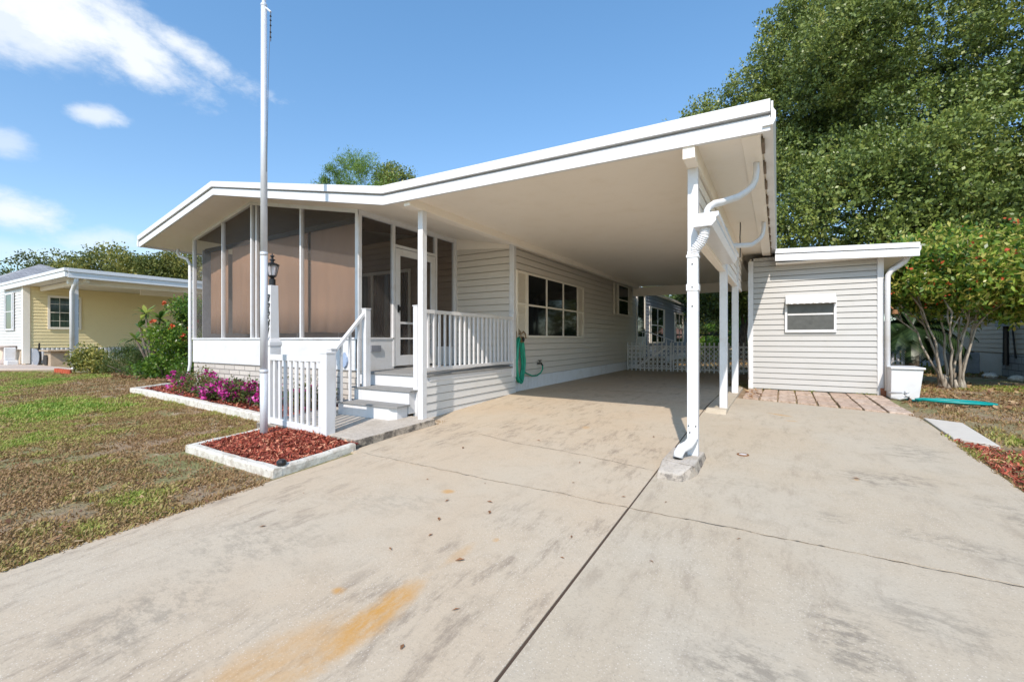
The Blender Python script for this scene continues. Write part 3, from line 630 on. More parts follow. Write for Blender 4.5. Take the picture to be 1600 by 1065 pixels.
# ------------------------------------------------------------------ shed
sh = thing('shed', 'white lap-sided storage shed with a small awning window beside the carport', 'shed', (.57,12,0))
SY = 10.1
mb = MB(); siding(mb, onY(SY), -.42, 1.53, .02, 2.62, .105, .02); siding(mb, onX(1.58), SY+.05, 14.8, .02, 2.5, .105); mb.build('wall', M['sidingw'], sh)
mb = MB(); siding(mb, onXn(-.48), SY+.05, 15.0, .02, 2.62, .105, .012); mb.build('wall', M['siding'], sh)
for a, b in ((-.505,-.42),(1.52,1.61)): mb = MB(); mb.box(a,b,SY-.03,SY+.06,0.01,2.56); mb.build('corner_board', M['white'], sh, .003)
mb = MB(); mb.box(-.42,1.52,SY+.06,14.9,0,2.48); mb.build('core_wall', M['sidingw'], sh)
SP = [(-.04,2.70),(2.02,2.60)]
r_ = band(SP, 0, -.12, 9.79, 15.2).build('roof', M['fascia'], sh)
band(SP, .01, -.075, 9.73, 9.785).build('fascia', M['fascia'], r_); band(SP, -.09, -.215, 9.75, 9.784).build('fascia', M['fascia'], r_)
mb = MB(); mb.box(-.03,1.98,9.79,15.1,2.44,2.452); mb.build('soffit', M['soffit'], r_)
mb = MB(); mb.prism([(1.90,2.52),(1.92,2.42),(2.0,2.42),(2.04,2.5),(2.04,2.56)], 'Y', 9.76, 15.1); mb.build('gutter', M['fascia'], sh)
mb = MB(); mb.tube([(1.90,9.95,2.46),(1.90,9.95,2.40),(1.87,9.96,2.33),(1.80,9.98,2.27),(1.70,10.0,2.20),(1.655,10.01,2.12),(1.65,10.02,2.0),(1.65,10.02,.1)], .042, 8); mb.build('downspout', M['post'], sh, 0, True)
mb = MB(); mb.box(1.56,1.64,SY-.05,SY+.05,-.02,.14); mb.build('corner_block', plain('terracotta_block', (.28,.11,.06), .9), sh, .004)
sw = window(sh, onY(SY), .12, .93, 1.13, 1.72, 1, False, 0, M['white'], M['frost'], .05)
mb = MB(); fr = onY(SY-.022); boxw(mb, fr, .165, .885, .004, .03, 1.46, 1.49); mb.build('glazing_bar', M['white'], sw)
mb = MB(); n = 48   # scalloped aluminium awning
for i in range(n+1):
    a = .135+(.92-.135)*i/n; wv = .010*abs(math.sin(i/n*math.pi*8))
    mb.v += [(a, SY-.02-wv*.3, 1.85), (a, SY-.20-wv, 1.69), (a, SY-.205-wv, 1.665+.012*abs(math.sin(i/n*math.pi*8)))]
for i in range(n): a = i*3; mb.f += [(a,a+3,a+4,a+1),(a+1,a+4,a+5,a+2)]
o = mb.build('awning', M['fascia'], sh); m_ = o.modifiers.new('thick','SOLIDIFY'); m_.thickness = .003
mb = MB()
for a in (.135,.92):
  mb = MB(); mb.add([(a,SY-.024,1.85),(a,SY-.2,1.69),(a,SY-.024,1.66)], [(0,1,2)])
  o = mb.build('awning_side', M['fascia'], sh); m_ = o.modifiers.new('thick','SOLIDIFY'); m_.thickness = .003
mb = MB(); mb.tube([(-.50,10.07,2.5),(-.50,10.07,1.3),(-.515,10.07,1.1),(-.50,10.07,.9),(-.50,10.07,.2)], .012, 6); mb.build('conduit', M['post'], sh, 0, True)
mb = MB(); mb.tube([(1.6,10.6,1.72),(1.75,10.5,1.62),(1.80,10.45,1.55)], .015, 6); mb.lathe([(0,0),(.05,.0),(.035,.07),(0,.08)], 1.82,10.42,10,1.46); mb.build('flood_light', M['cap_orange'], sh)
# ------------------------------------------------------------------ porch deck with stairs
dk = thing('porch_deck', 'raised grey-topped entry deck with white picket railing and two steps', 'deck', (-4.9,5.8,0))
mb = MB(); mb.box(-5.67,-4.22,4.70,7.19,.47,.50); mb.build('deck_floor', M['carpetgrey'], dk, .003)
mb = MB(); mb.box(-5.67,-4.255,4.72,4.78,.30,.468); mb.box(-4.262,-4.235,4.78,7.19,.40,.468); mb.build('rim_board', M['white'], dk, .003)
mb = MB(); siding(mb, onX(-4.25), 4.62, 7.19, -.14, .40, .115, .014); mb.build('skirt_siding', M['deckskirt'], dk)
for (yf, z0, z1) in ((4.42,.10,.30),(4.14,-.10,.115)):
    yb = 4.71 if z1 > .2 else 4.70
    s_ = MB()
    if z1 > .2: s_.box(-5.42,-4.31,yf+.02,4.715,-.02,z1-.022)
    else: s_.prism([(-5.42,yf+.02),(-4.42,yf+.02),(-4.33,yf+.10),(-4.33,yf+.29),(-5.42,yf+.29)], 'Z', -.12, z1-.022)
    st = s_.build('step', M['white'], dk, .003)
    t_ = MB()
    if z1 > .2: t_.box(-5.46,-4.27,yf-.005,4.712,z1-.02,z1)
    else: t_.prism([(-5.46,yf-.005),(-4.36,yf-.005),(-4.28,yf+.05),(-4.28,yf+.295),(-5.46,yf+.295)], 'Z', z1-.02, z1)
    t_.build('tread', M['carpetgrey'], st, .003)
def newel(x, y, z0, z1, w=.045, parent=dk):
    p = MB(); p.box(x-w,x+w,y-w,y+w,z0,z1); p.box(x-w-.008,x+w+.008,y-w-.008,y+w+.008,z1,z1+.015)
    return p.build('newel_post', M['white'], parent, .003)
newel(-5.30,4.56,-.02,1.45); newel(-4.31,4.60,-.1,1.46,.04); newel(-4.25,7.10,.30,1.46,.045); newel(-5.31,3.97,-.1,.86,.04)
mb = MB(); mb.box(-4.275,-4.225,4.64,7.055,1.37,1.42); mb.box(-4.27,-4.23,4.64,7.055,.55,.60); 
rl = mb.build('railing', M['white'], dk, .003)
for i in range(19):
    y = 4.76+i*(7.02-4.76)/18.5; p = MB(); p.box(-4.262,-4.238,y-.016,y+.016,.60,1.37); p.build('baluster', M['white'], rl)
def slanted(mb, x0, x1, ya, za, yb, zb, h):
    mb.hexa([(x0,ya,za-h),(x1,ya,za-h),(x1,yb,zb-h),(x0,yb,zb-h),(x0,ya,za),(x1,ya,za),(x1,yb,zb),(x0,yb,zb)])
mb = MB(); slanted(mb, -5.335,-5.275, 4.0,.86, 4.53,1.42,.06); rl = mb.build('railing', M['white'], dk, .003)
for y, z0 in ((4.12,.115),(4.27,.115),(4.42,.30)): p = MB(); p.box(-5.32,-5.29,y-.015,y+.015,z0,.80+(y-4.0)*1.06); p.build('baluster', M['white'], rl)
# ------------------------------------------------------------------ lamp post, fence panel, flagpole
lp = thing('lamp_post', 'white square lamp post with black lantern and house numbers 3224 14', 'lamp post', (-5.81,3.42,gz(3.42)))
X0, Y0 = -5.81, 3.42
mb = MB(); mb.box(X0-.075,X0+.075,Y0-.075,Y0+.075,-.25,.90)
for (a, b, z0, z1) in ((.075,.085,.90,.92),(.085,.085,.92,.96),(.085,.06,.96,1.02)): mb.hexa([(X0-a,Y0-a,z0),(X0+a,Y0-a,z0),(X0+a,Y0+a,z0),(X0-a,Y0+a,z0),(X0-b,Y0-b,z1),(X0+b,Y0-b,z1),(X0+b,Y0+b,z1),(X0-b,Y0+b,z1)])
a, b = .06, .052; mb.hexa([(X0-a,Y0-a,1.02),(X0+a,Y0-a,1.02),(X0+a,Y0+a,1.02),(X0-a,Y0+a,1.02),(X0-b,Y0-b,1.72),(X0+b,Y0-b,1.72),(X0+b,Y0+b,1.72),(X0-b,Y0+b,1.72)])
mb.build('post', M['white'], lp, .003)
ln = MB(); ln.lathe([(.04,1.72),(.04,1.80),(.02,1.82),(.045,1.84),(.05,1.855)], X0, Y0, 14); ln.lathe([(.085,1.985),(.088,2.0),(.05,2.02),(.02,2.03),(.02,2.05),(.036,2.06),(.034,2.07),(.014,2.08),(.014,2.10),(.030,2.112),(.026,2.12),(.008,2.13),(.004,2.15)], X0, Y0, 14)
for k_ in range(6):
    an = 2*math.pi*k_/6+.3; ln.tube([(X0+.05*math.cos(an),Y0+.05*math.sin(an),1.85),(X0+.082*math.cos(an),Y0+.082*math.sin(an),1.99)], .005, 6)
lo = ln.build('lantern', M['black'], lp)
gl = MB(); gl.lathe([(.043,1.856),(.075,1.985)], X0, Y0, 6); gl.build('lantern_glass', M['lampglass'], lo)
bl = MB(); bl.lathe([(.012,1.86),(.02,1.90),(.022,1.93),(.01,1.955)], X0, Y0, 10); bl.build('bulb', M['white'], lo)
for ch, z in (('3',1.50),('2',1.385),('2',1.275),('4',1.165),('1',1.06),('4',.955)):
    tcv = bpy.data.curves.new('house_number', 'FONT'); tcv.body = ch; tcv.size = .14*S; tcv.shear = .35; tcv.extrude = .004; tcv.offset = .003; tcv.align_x = 'CENTER'
    to = bpy.data.objects.new('tmp', tcv); COL.objects.link(to); bpy.context.view_layer.update()
    me = bpy.data.meshes.new_from_object(to.evaluated_get(bpy.context.evaluated_depsgraph_get())); bpy.data.objects.remove(to)
    me.materials.clear(); me.materials.append(M['black'])
    o = bpy.data.objects.new('house_number', me); COL.objects.link(o); o.parent = lp
    o.rotation_euler = (R(90),0,0); o.scale = (.95,1,1)
    yy = Y0-(.062 if z > 1.0 else .088)
    o.location = Vector(((X0-.006)*S, yy*S, z*S))-wloc(lp)
fp = thing('picket_fence', 'short white picket fence panel between the lamp post and a square post', 'fence', (-5.1,3.34,gz(3.3)))
mb = MB(); mb.box(-5.72,-4.60,3.31,3.36,.73,.805); mb.build('rail', M['white'], fp, .003); mb = MB(); mb.hexa([(-5.72,3.31,-.09),(-4.60,3.31,-.125),(-4.60,3.36,-.125),(-5.72,3.36,-.09),(-5.72,3.31,-.02),(-4.60,3.31,-.055),(-4.60,3.36,-.055),(-5.72,3.36,-.02)]); mb.build('rail', M['white'], fp, .003)
for i in range(9):
    x = -5.61+i*.117; p = MB(); p.box(x-.021,x+.021,3.322,3.35,-.045,.73); p.build('picket', M['white'], fp, .002)
mb = MB(); mb.box(-4.60,-4.485,3.28,3.40,-.25,.835); mb.box(-4.607,-4.478,3.273,3.407,.835,.85); mb.build('post', M['white'], fp, .003)
fg = thing('flagpole', 'tall silver metal flagpole with rope cleat standing in red mulch', 'flagpole', (-5.27,3.0,gz(3)))
mb = MB(); mb.tube([(-5.27,3.0,-.25),(-5.27,3.0,.62)], .043, 20); mb.tube([(-5.27,3.0,.62),(-5.27,3.0,2.02)], .041, 20); mb.tube([(-5.27,3.0,2.02),(-5.27,3.0,4.98)], .041, 20, True, [.039,.033]); mb.lathe([(.046,.60),(.046,.64)], -5.27,3.0,20); mb.lathe([(.043,2.0),(.043,2.04)], -5.27,3.0,20); mb.build('pole', M['aluminium'], fg, 0, False)
for f_ in fg.children[0].data.polygons: f_.use_smooth = len(f_.vertices) == 4
mb = MB(); mb.lathe([(.036,4.98),(.038,5.0),(.02,5.03),(.025,5.06),(.0,5.09)], -5.27,3.0,14); mb.tube([(-5.27,2.99,4.97),(-5.22,3.01,4.94),(-5.18,3.03,4.90)], .012, 6); mb.build('cap', M['aluminium'], fg)
mb = MB(); mb.tube([(-5.18,3.03,4.90),(-5.185,3.03,4.7),(-5.18,3.03,4.55)], .005, 6); 
for z in (4.85,4.8,4.74,4.66,4.6): mb.lathe([(.0,-.02),(.012,0),(0,.02)], -5.183,3.03,8,z)
mb.tube([(-5.18,3.03,4.9),(-5.21,3.02,4.2),(-5.228,3.01,3.0)], .003, 4); mb.build('halyard', M['black'], fg)
mb = MB(); mb.lathe([(.04,-.02),(.045,.01),(.03,.03),(0,.035)], -3.93,2.40,14,gz(2.4)+.10); mb.lathe([(.018,-.15),(.018,0)], -3.93,2.40,10,gz(2.4)+.10)
tag(mb.build('garden_light', M['black']), 'small black round light cap on the corner of the near mulch bed border', 'garden light')
# ------------------------------------------------------------------ planting beds
def border(name, pts, label, h=.10, w_=.085):
    t = thing(name, label, 'garden border', (pts[0][0],pts[0][1],gz(pts[0][1])))
    for i in range(len(pts)-1):
        a = Vector(pts[i]); b = Vector(pts[i+1]); d_ = (b-a).normalized(); nn = Vector((-d_.y,d_.x))*w_/2; m = MB(); L = (b-a).length
        nseg = max(2, int(L/.12)); 
        for k_ in range(nseg+1):
            p = a.lerp(b, k_/nseg); jit = random.uniform(-.006,.006); z = gz(p.y)
            e = d_*(w_/2 if k_ == nseg and i < len(pts)-2 else 0)
            for sgn, zz in ((1,-.08),(1.0,h-.02+jit),(.75,h+jit),(-.75,h+jit),(-1.0,h-.02+jit),(-1,-.08)): m.v.append((p.x+nn.x*sgn+e.x, p.y+nn.y*sgn+e.y, z+zz))
        for k_ in range(nseg):
            for j in range(5): o = k_*6+j; m.f.append((o,o+6,o+7,o+1))
        m.f += [(0,1,2,3,4,5), tuple(nseg*6+j for j in (5,4,3,2,1,0))]
        m.build('border_block', M['kerb'], t)
    return t
border('bed_border', [(-5.62,3.22),(-5.60,2.38),(-3.93,2.34),(-3.95,3.22)], 'low weathered white block edging around the red mulch at the flagpole', .075)
border('bed_border', [(-12.3,4.75),(-12.15,4.05),(-9.0,3.84),(-6.0,3.60)], 'low white block edging along the flower bed under the screened porch', .10, .11)
def chips(name, poly, n, L, mat, label, zf, wr=.25, tilt=.5, cat='mulch', mound=0.0, kindstuff=True):
    xs_ = [p[0] for p in poly]; ys_ = [p[1] for p in poly]; x = RNG.uniform(min(xs_),max(xs_),n*3); y = RNG.uniform(min(ys_),max(ys_),n*3)
    ins = np.zeros(len(x), bool); j = len(poly)-1
    for i in range(len(poly)):
        xi, yi = poly[i]; xj, yj = poly[j]
        c = ((yi > y) != (yj > y)) & (x < (xj-xi)*(y-yi)/((yj-yi) if yj != yi else 1e-9)+xi); ins ^= c; j = i
    x = x[ins][:n]; y = y[ins][:n]; m = len(x)
    z = np.array([zf(a,b) for a,b in zip(x,y)])+RNG.uniform(0,.018,m)
    th = RNG.uniform(0,2*np.pi,m); ph = RNG.normal(0,tilt,m); ln = L*RNG.uniform(.4,1.4,m); wd = ln*wr*RNG.uniform(.5,1.5,m); ro = RNG.normal(0,.6,m)
    dx = np.stack([np.cos(th)*np.cos(ph),np.sin(th)*np.cos(ph),np.sin(ph)],1); sd = np.stack([-np.sin(th)*np.cos(ro),np.cos(th)*np.cos(ro),np.sin(ro)],1)
    P = np.stack([x,y,z],1); a = P-dx*ln[:,None]/2-sd*wd[:,None]/2; b = P+dx*ln[:,None]/2-sd*wd[:,None]*.3; c = P+dx*ln[:,None]/2+sd*wd[:,None]*.3; d_ = P-dx*ln[:,None]/2+sd*wd[:,None]/2
    V = np.stack([a,b,c,d_],1).reshape(-1,3)*S
    o = rawmesh(name, V, 4, np.repeat(RNG.uniform(0,1,m),4), mat); return tag(o, label, cat, kind='stuff')
def rawmesh(name, V, k, tint, mat):
    me = bpy.data.meshes.new(name); nv = len(V); nf = nv//k
    me.vertices.add(nv); me.vertices.foreach_set('co', V.astype(np.float32).ravel())
    me.loops.add(nv); me.loops.foreach_set('vertex_index', np.arange(nv, dtype=np.int32)); me.polygons.add(nf)
    me.polygons.foreach_set('loop_start', np.arange(0,nv,k,dtype=np.int32)); me.update(calc_edges=True)
    at = me.attributes.new('tint','FLOAT','POINT'); at.data.foreach_set('value', tint.astype(np.float32)); me.materials.append(mat)
    o = bpy.data.objects.new(name, me); COL.objects.link(o); return o
def bedz(x, y): return gz(y)+.035+.05*math.exp(-((x+4.9)**2+(y-2.9)**2)*2)
q = MB(); nxx = 14
for j in range(9):
    for i in range(nxx+1): xx = -5.58+i*(1.62/nxx); yy = 2.40+j*.115; q.v.append((xx,yy,bedz(xx,yy)))
for j in range(8):
    for i in range(nxx): a = j*(nxx+1)+i; q.f.append((a,a+1,a+nxx+2,a+nxx+1))
soil = plain('dark_mulch_soil', (.10,.025,.015), .95)
o = q.build('mulch_bed_soil', soil); struct(o)
chips('mulch', [(-5.58,2.42),(-3.98,2.38),(-3.98,3.28),(-5.58,3.30)], 6500, .055, M['mulch'], 'bright red shredded mulch around the flagpole base', bedz)
q = MB(); q.add([(-12.2,4.1,gz(4.1)+.05),(-6.0,3.66,gz(3.7)+.05),(-6.0,4.74,gz(4.7)+.05),(-12.3,4.74,gz(4.7)+.05)], [(0,1,2,3)]); struct(q.build('flower_bed_soil', soil))
chips('mulch', [(-12.2,4.10),(-6.0,3.66),(-6.0,4.74),(-12.3,4.74)], 5000, .06, M['mulch'], 'red mulch in the long flower bed below the porch screens', lambda x,y: gz(y)+.05)
chips('mulch', [(1.57,2.5),(2.05,3.0),(1.95,6.0),(1.57,6.3)], 2500, .05, M['mulch'], 'thin faded red mulch strip along the right edge of the driveway', lambda x,y: gz(y)+.0)
# ------------------------------------------------------------------ vegetation helpers
def vnoise(x, y, sc, seed=0):
    r = np.random.default_rng(seed); G_ = r.uniform(0,1,(256,256)); x = x*sc+1000; y = y*sc+1000; xi = np.floor(x).astype(int); yi = np.floor(y).astype(int); fx = x-xi; fy_ = y-yi
    fx = fx*fx*(3-2*fx); fy_ = fy_*fy_*(3-2*fy_); g_ = lambda a,b: G_[a%256,b%256]
    return (g_(xi,yi)*(1-fx)+g_(xi+1,yi)*fx)*(1-fy_)+(g_(xi,yi+1)*(1-fx)+g_(xi+1,yi+1)*fx)*fy_
def foliage(name, parent, blobs, n, size, mat, sprig=6, spread=1.6, elong=1.8, up=.3, shell=.55, tintbias=0.0, tvar=.25, droop=0.0):
    """leaf-sized faces in sprigs through the crown's volume; blobs = (x,y,z,rx,ry,rz)"""
    B = np.array(blobs, float); wgt = (B[:,3]*B[:,4]*B[:,5])**(2/3); wgt /= wgt.sum(); ns = n//sprig
    bi = RNG.choice(len(B), ns, p=wgt); d_ = RNG.normal(size=(ns,3)); d_ /= np.linalg.norm(d_,axis=1)[:,None]
    rr = (shell+(1-shell)*RNG.uniform(0,1,ns)**.6)*(1+RNG.normal(0,.07,ns)); C_ = B[bi,:3]+d_*B[bi,3:6]*rr[:,None]
    lob = vnoise(C_[:,0]*1.0+C_[:,2]*.7, C_[:,1]+C_[:,2]*.9, 1.0/(size*9), 3); C_ = C_+d_*(lob-.5)[:,None]*size*4
    tint0 = np.clip(.45+tintbias+(lob-.5)*.5+RNG.normal(0,.10,ns),0,1)
    P = np.repeat(C_,sprig,0)+RNG.normal(0,size*spread*.5,(ns*sprig,3)); m = len(P)
    dirn = np.repeat(d_,sprig,0)*.7+RNG.normal(0,.8,(m,3)); dirn[:,2] += up-droop; dirn /= np.linalg.norm(dirn,axis=1)[:,None]
    s_ = np.cross(dirn, RNG.normal(size=(m,3))); s_ /= np.linalg.norm(s_,axis=1)[:,None]
    L = size*RNG.uniform(.6,1.3,m)[:,None]; W = L/elong/2
    V = np.stack([P-dirn*L*.5, P+s_*W+dirn*L*.05, P+dirn*L*.5, P-s_*W+dirn*L*.05],1).reshape(-1,3)*S
    tint = np.repeat(np.clip(np.repeat(tint0,sprig)+RNG.normal(0,tvar*.6,m),0,1),4)
    if parent is not None: off = np.array(wloc(parent)); V = V-off
    o = rawmesh(name, V, 4, tint, mat)
    if parent is not None: o.parent = parent
    return o
def limbs(mb, p, d, r, L, depth, rnd, spread=.6, rise=.2, n=3):
    pts = [Vector(p)]; rs = [r]; dv = Vector(d).normalized()
    for i in range(5):
        dv = (dv+Vector((rnd.uniform(-.18,.18),rnd.uniform(-.18,.18),rnd.uniform(-.05,.15)))).normalized(); pts.append(pts[-1]+dv*L/5); rs.append(r*(1-.11*(i+1)))
    mb.tube(pts, r, 8 if depth > 1 else 6, True, rs)
    if depth > 0:
        for k_ in range(n):
            i = rnd.choice((3,4,5)); nd = (dv+Vector((rnd.uniform(-1,1),rnd.uniform(-1,1),rnd.uniform(-.3,.6)))*spread+Vector((0,0,rise))).normalized()
            limbs(mb, pts[i], nd, rs[i]*.68, L*.75, depth-1, rnd, spread, rise, n)
def blobs_in(c, r, n, br, seed, flat=1.0, zmin=None):
    rnd = np.random.default_rng(seed); out_ = []
    while len(out_) < n:
        d_ = rnd.normal(size=3); d_ /= np.linalg.norm(d_); rr = rnd.uniform(.35,1)**.5
        p = np.array(c)+d_*np.array(r)*rr*.86
        if zmin is not None and p[2] < zmin: continue
        b = br*rnd.uniform(.65,1.35); out_.append((p[0],p[1],p[2],b,b,b*.8*flat))
    return out_
def clumps(bl, k, f, seed):
    rnd = np.random.default_rng(seed); out_ = []
    for (x,y,z,a,b,c) in bl:
        for i in range(k):
            d_ = rnd.normal(size=3); d_ /= np.linalg.norm(d_); q_ = f*rnd.uniform(.7,1.35); out_.append((x+d_[0]*a*.85, y+d_[1]*b*.85, z+d_[2]*c*.85, a*q_, b*q_, c*q_*.75))
    return out_
def tree(name, label, cat, base, trunk_r, trunk_h, blobs, n, size, mat, bark, seed, group=None, depth=3, **kw):
    t = thing(name, label, cat, base, group); rnd = random.Random(seed)
    mb = MB(); limbs(mb, (base[0],base[1],base[2]-.1), (0,0,1), trunk_r, trunk_h*.52, depth, rnd, .8, .25, 4); mb.build('trunk', bark, t, 0, True)
    foliage('crown', t, blobs, n, size, mat, **kw); return t
# big oak on the right
ob = blobs_in((7.0,25,10.5),(9.8,7.5,8.6),100,1.7,5)+blobs_in((0.2,26,12.5),(3.2,3,3.2),18,1.3,9)+blobs_in((3.5,19.5,5.4),(5.0,2.2,2.6),26,1.35,6)+[(-3.7,26.5,13.2,1.0,1.0,1.0),(-2.7,26.8,13.9,1.1,1.1,1.2),(-1.6,26.8,14.1,1.2,1.2,1.3),(-.5,26.8,14.5,1.3,1.3,1.4),(.5,27,16.6,1.4,1.4,1.4),(1.3,27,17.9,1.4,1.4,1.4),(2.6,27,18.8,1.5,1.5,1.5),(-5.4,26,12.9,.35,.35,.3),(-4.2,26,12.9,.5,.5,.5),(.6,26,16.0,1.6,1.6,1.5),(1.9,26,17.2,1.8,1.8,1.7),(9.5,20,4.5,2.6,2.4,2.2),(12.5,21,6,3,3,3)]
ob = ob+clumps(ob, 11, .36, 15)
tree('oak_tree', 'huge dense dark green oak tree rising behind the shed and carport', 'tree', (6.2,26,0), .55, 6.5, ob, 520000, .135, M['oakleaf'], M['bark'], 3, sprig=9, shell=.5, spread=1.2, tvar=.22, elong=1.7)
ob = blobs_in((-1.2,23.5,4.6),(3.2,2.5,2.6),22,1.1,21)+blobs_in((-2.6,24.5,3.7),(2.6,2,2.0),20,.9,23)+blobs_in((-2.4,17.4,4.9),(2.0,3.0,1.4),30,1.0,22,1.0,4.0)  # last blob group: unseen lobe added beyond the roof to shade the rear wall
tree('oak_tree', 'dark drooping oak seen through the open back of the carport', 'tree', (-1.5,24.5,0), .28, 3.5, ob, 110000, .13, M['oakleaf'], M['bark'], 8, sprig=7, tintbias=-.2, droop=.5, shell=.2)
# flowering tree at the right
ft = thing('flowering_tree', 'multi-stemmed yellow-green tree with small orange-red flowers right of the shed', 'tree', (3.1,12.6,0)); rnd = random.Random(4)
mb = MB()
for k_ in range(9):
    an = 2*math.pi*k_/9+.3; rr = .17; tip = (math.cos(an)*rnd.uniform(.2,.75), math.sin(an)*rnd.uniform(.15,.5)); ht = rnd.uniform(1.5,2.3)
    pts = [(3.1+math.cos(an)*rr, 12.6+math.sin(an)*rr, -.05)]
    for j in range(1,7): f_ = j/6; pts.append((3.1+math.cos(an)*rr+tip[0]*f_**1.3+rnd.uniform(-.035,.035), 12.6+math.sin(an)*rr+tip[1]*f_**1.3+rnd.uniform(-.03,.03), ht*f_))
    mb.tube(pts, .05, 8, True, [.027-.0025*j for j in range(7)])
    for q_ in range(3): limbs(mb, pts[4+q_%3], (tip[0]+rnd.uniform(-.5,.5),tip[1]+rnd.uniform(-.5,.5),.9), .02, .55, 1, rnd, .7, .2, 3)
for k_ in range(14): an = rnd.uniform(0,6.28); mb.tube([(3.1+.2*math.cos(an),12.6+.2*math.sin(an),-.05),(3.1+.14*math.cos(an),12.6+.14*math.sin(an),rnd.uniform(.1,.35))], .03, 6, True, [.05,.02])
mb.build('trunk', M['barkpale'], ft, 0, True)
fb = blobs_in((3.45,12.6,2.30),(1.95,1.5,.95),60,.34,31,1.0,1.45)+[(4.5,12.2,2.0,.45,.4,.3),(4.9,12.0,1.75,.35,.3,.2),(2.0,12.4,2.0,.4,.4,.3),(1.85,12.6,2.5,.4,.4,.35)]
foliage('crown', ft, fb, 34000, .12, M['shrubleaf'], sprig=7, tvar=.75, elong=2.4, up=.1, tintbias=.14, shell=.6)
_f = foliage('flower_cluster', ft, [(a,b,c,r1*1.08,r2*1.08,r3*1.08) for a,b,c,r1,r2,r3 in fb], 700, .065, M['redflower'], sprig=4, spread=1.6, elong=1.3, shell=1.0); _f['kind'] = 'stuff'
# palm behind the shed
pt = thing('palm_tree', 'dark shaded palm with drooping fronds between the shed and white fence', 'tree', (3.35,17.0,0)); rnd = random.Random(2)
mb = MB(); mb.tube([(3.35,17.0,-.1),(3.36,17.0,.6),(3.34,17.0,1.25)], .15, 12, True, [.17,.15,.14]); mb.build('trunk', M['bark'], pt, 0, True)
V = []
for k_ in range(40):
    an = rnd.uniform(0,6.28); el_ = rnd.uniform(-.1,1.4); L = rnd.uniform(1.1,1.7); p = Vector((3.34,17.0,1.25)); d_ = Vector((math.cos(an)*math.cos(el_),math.sin(an)*math.cos(el_),math.sin(el_)))
    side = Vector((-math.sin(an),math.cos(an),0))
    for j in range(26):
        q_ = p+d_*(L/26); d_ = (d_+Vector((0,0,-.075))).normalized(); 
        ll = .34*math.sin(math.pi*(j+3)/30); 
        for sg in (-1,1):
            tip = q_+side*sg*ll+d_*ll*.5+Vector((0,0,-ll*.5)); V += [p-d_*.0, q_+d_*.012, tip, tip-d_*.01]
        V += [p+side*.008, p-side*.008, q_-side*.006, q_+side*.006]; p = q_
V = np.array([tuple(v_) for v_ in V])*S-np.array(wloc(pt)); o = rawmesh('frond', V, 4, np.repeat(RNG.uniform(0,1,len(V)//4),4), M['palmleaf']); o.parent = pt
# shrubs on the left
def shrub(name, label, base, blobs, n, size, mat, cat='shrub', group=None, **kw):
    t = thing(name, label, cat, base, group); rnd = random.Random(int(abs(base[0])*100)); mb = MB()
    for k_ in range(7):
        an = rnd.uniform(0,6.28); b0 = blobs[k_ % len(blobs)]
        mb.tube([(base[0]+.08*math.cos(an),base[1]+.08*math.sin(an),base[2]-.05),((base[0]+b0[0])/2,(base[1]+b0[1])/2,(base[2]+b0[2])/2+.02),(b0[0],b0[1],b0[2])], .015, 6, True, [.02,.014,.008])
    mb.build('stem', M['bark'], t, 0, True); foliage('leaves', t, blobs, n, size, mat, **kw); return t
hb = shrub('hibiscus_shrub', 'tall leafy green shrub with red blooms at the left porch corner', (-15.0,6.2,0), blobs_in((-14.9,6.3,1.15),(.95,.8,1.35),24,.38,41,1.0,.1), 12000, .085, M['shrubleaf'], tvar=.4, tintbias=-.12, elong=1.7)
for b_ in blobs_in((-15.1,5.9,1.3),(1.0,.8,.85),11,.20,42): foliage('flower', hb, [b_], 7, .10, M['redflower'], sprig=7, spread=.7, elong=1.1, shell=.5)
pl = thing('plumeria', 'plumeria plant with long strappy green leaves in front of the yellow house', 'plant', (-15.9,5.7,gz(5.7))); rnd = random.Random(12)
heads = [(-16.3,5.55,1.35),(-16.0,5.6,1.75),(-15.5,5.6,1.15),(-16.4,5.5,1.0),(-15.3,5.7,1.6)]; mb = MB(); V = []; T = []
for (hx,hy,hz) in heads:
    mb.tube([(-15.8,5.7,-.05),((hx-15.8)/2-.02,(hy+5.7)/2,hz*.55),(hx,hy,hz)], .03, 8, True, [.05,.035,.025])
    for k_ in range(17):
        an = rnd.uniform(0,6.28); el_ = rnd.uniform(-.3,1.1); L = rnd.uniform(.3,.52); p = Vector((hx,hy,hz)); d_ = Vector((math.cos(an)*math.cos(el_),math.sin(an)*math.cos(el_),math.sin(el_))); side = Vector((-math.sin(an),math.cos(an),0)); tn = rnd.random()
        for j in range(6):
            w0 = .055*math.sin(math.pi*min(1,(j+.15)/6.2)); w1_ = .055*math.sin(math.pi*min(1,(j+1.15)/6.2)) if j < 5 else .003; q_ = p+d_*L/6
            V += [p-side*w0, q_-side*w1_, q_+side*w1_, p+side*w0]; T += [tn]*4; d_ = (d_+Vector((0,0,-.14))).normalized(); p = q_
mb.build('stem', M['bark'], pl, 0, True); V = np.array([tuple(v_) for v_ in V])*S-np.array(wloc(pl)); o = rawmesh('leaves', V, 4, np.array(T), M['plumleaf']); o.parent = pl
shrub('low_shrub', 'low yellow-variegated shrub in front of the neighbour carport post', (-19.2,5.35,gz(5.3)), blobs_in((-19.1,5.35,.22),(.95,.5,.42),12,.28,51,1.0,-.05), 5200, .085, M['goldleaf'], tvar=.5)
shrub('low_shrub', 'low fine-leaved dark green shrub right of the yellow-variegated one', (-17.3,5.6,gz(5.5)), blobs_in((-17.2,5.6,.28),(1.05,.6,.5),14,.3,52,1.0,-.05), 9000, .075, M['bedleaf'], elong=5, up=1.2, tvar=.3)
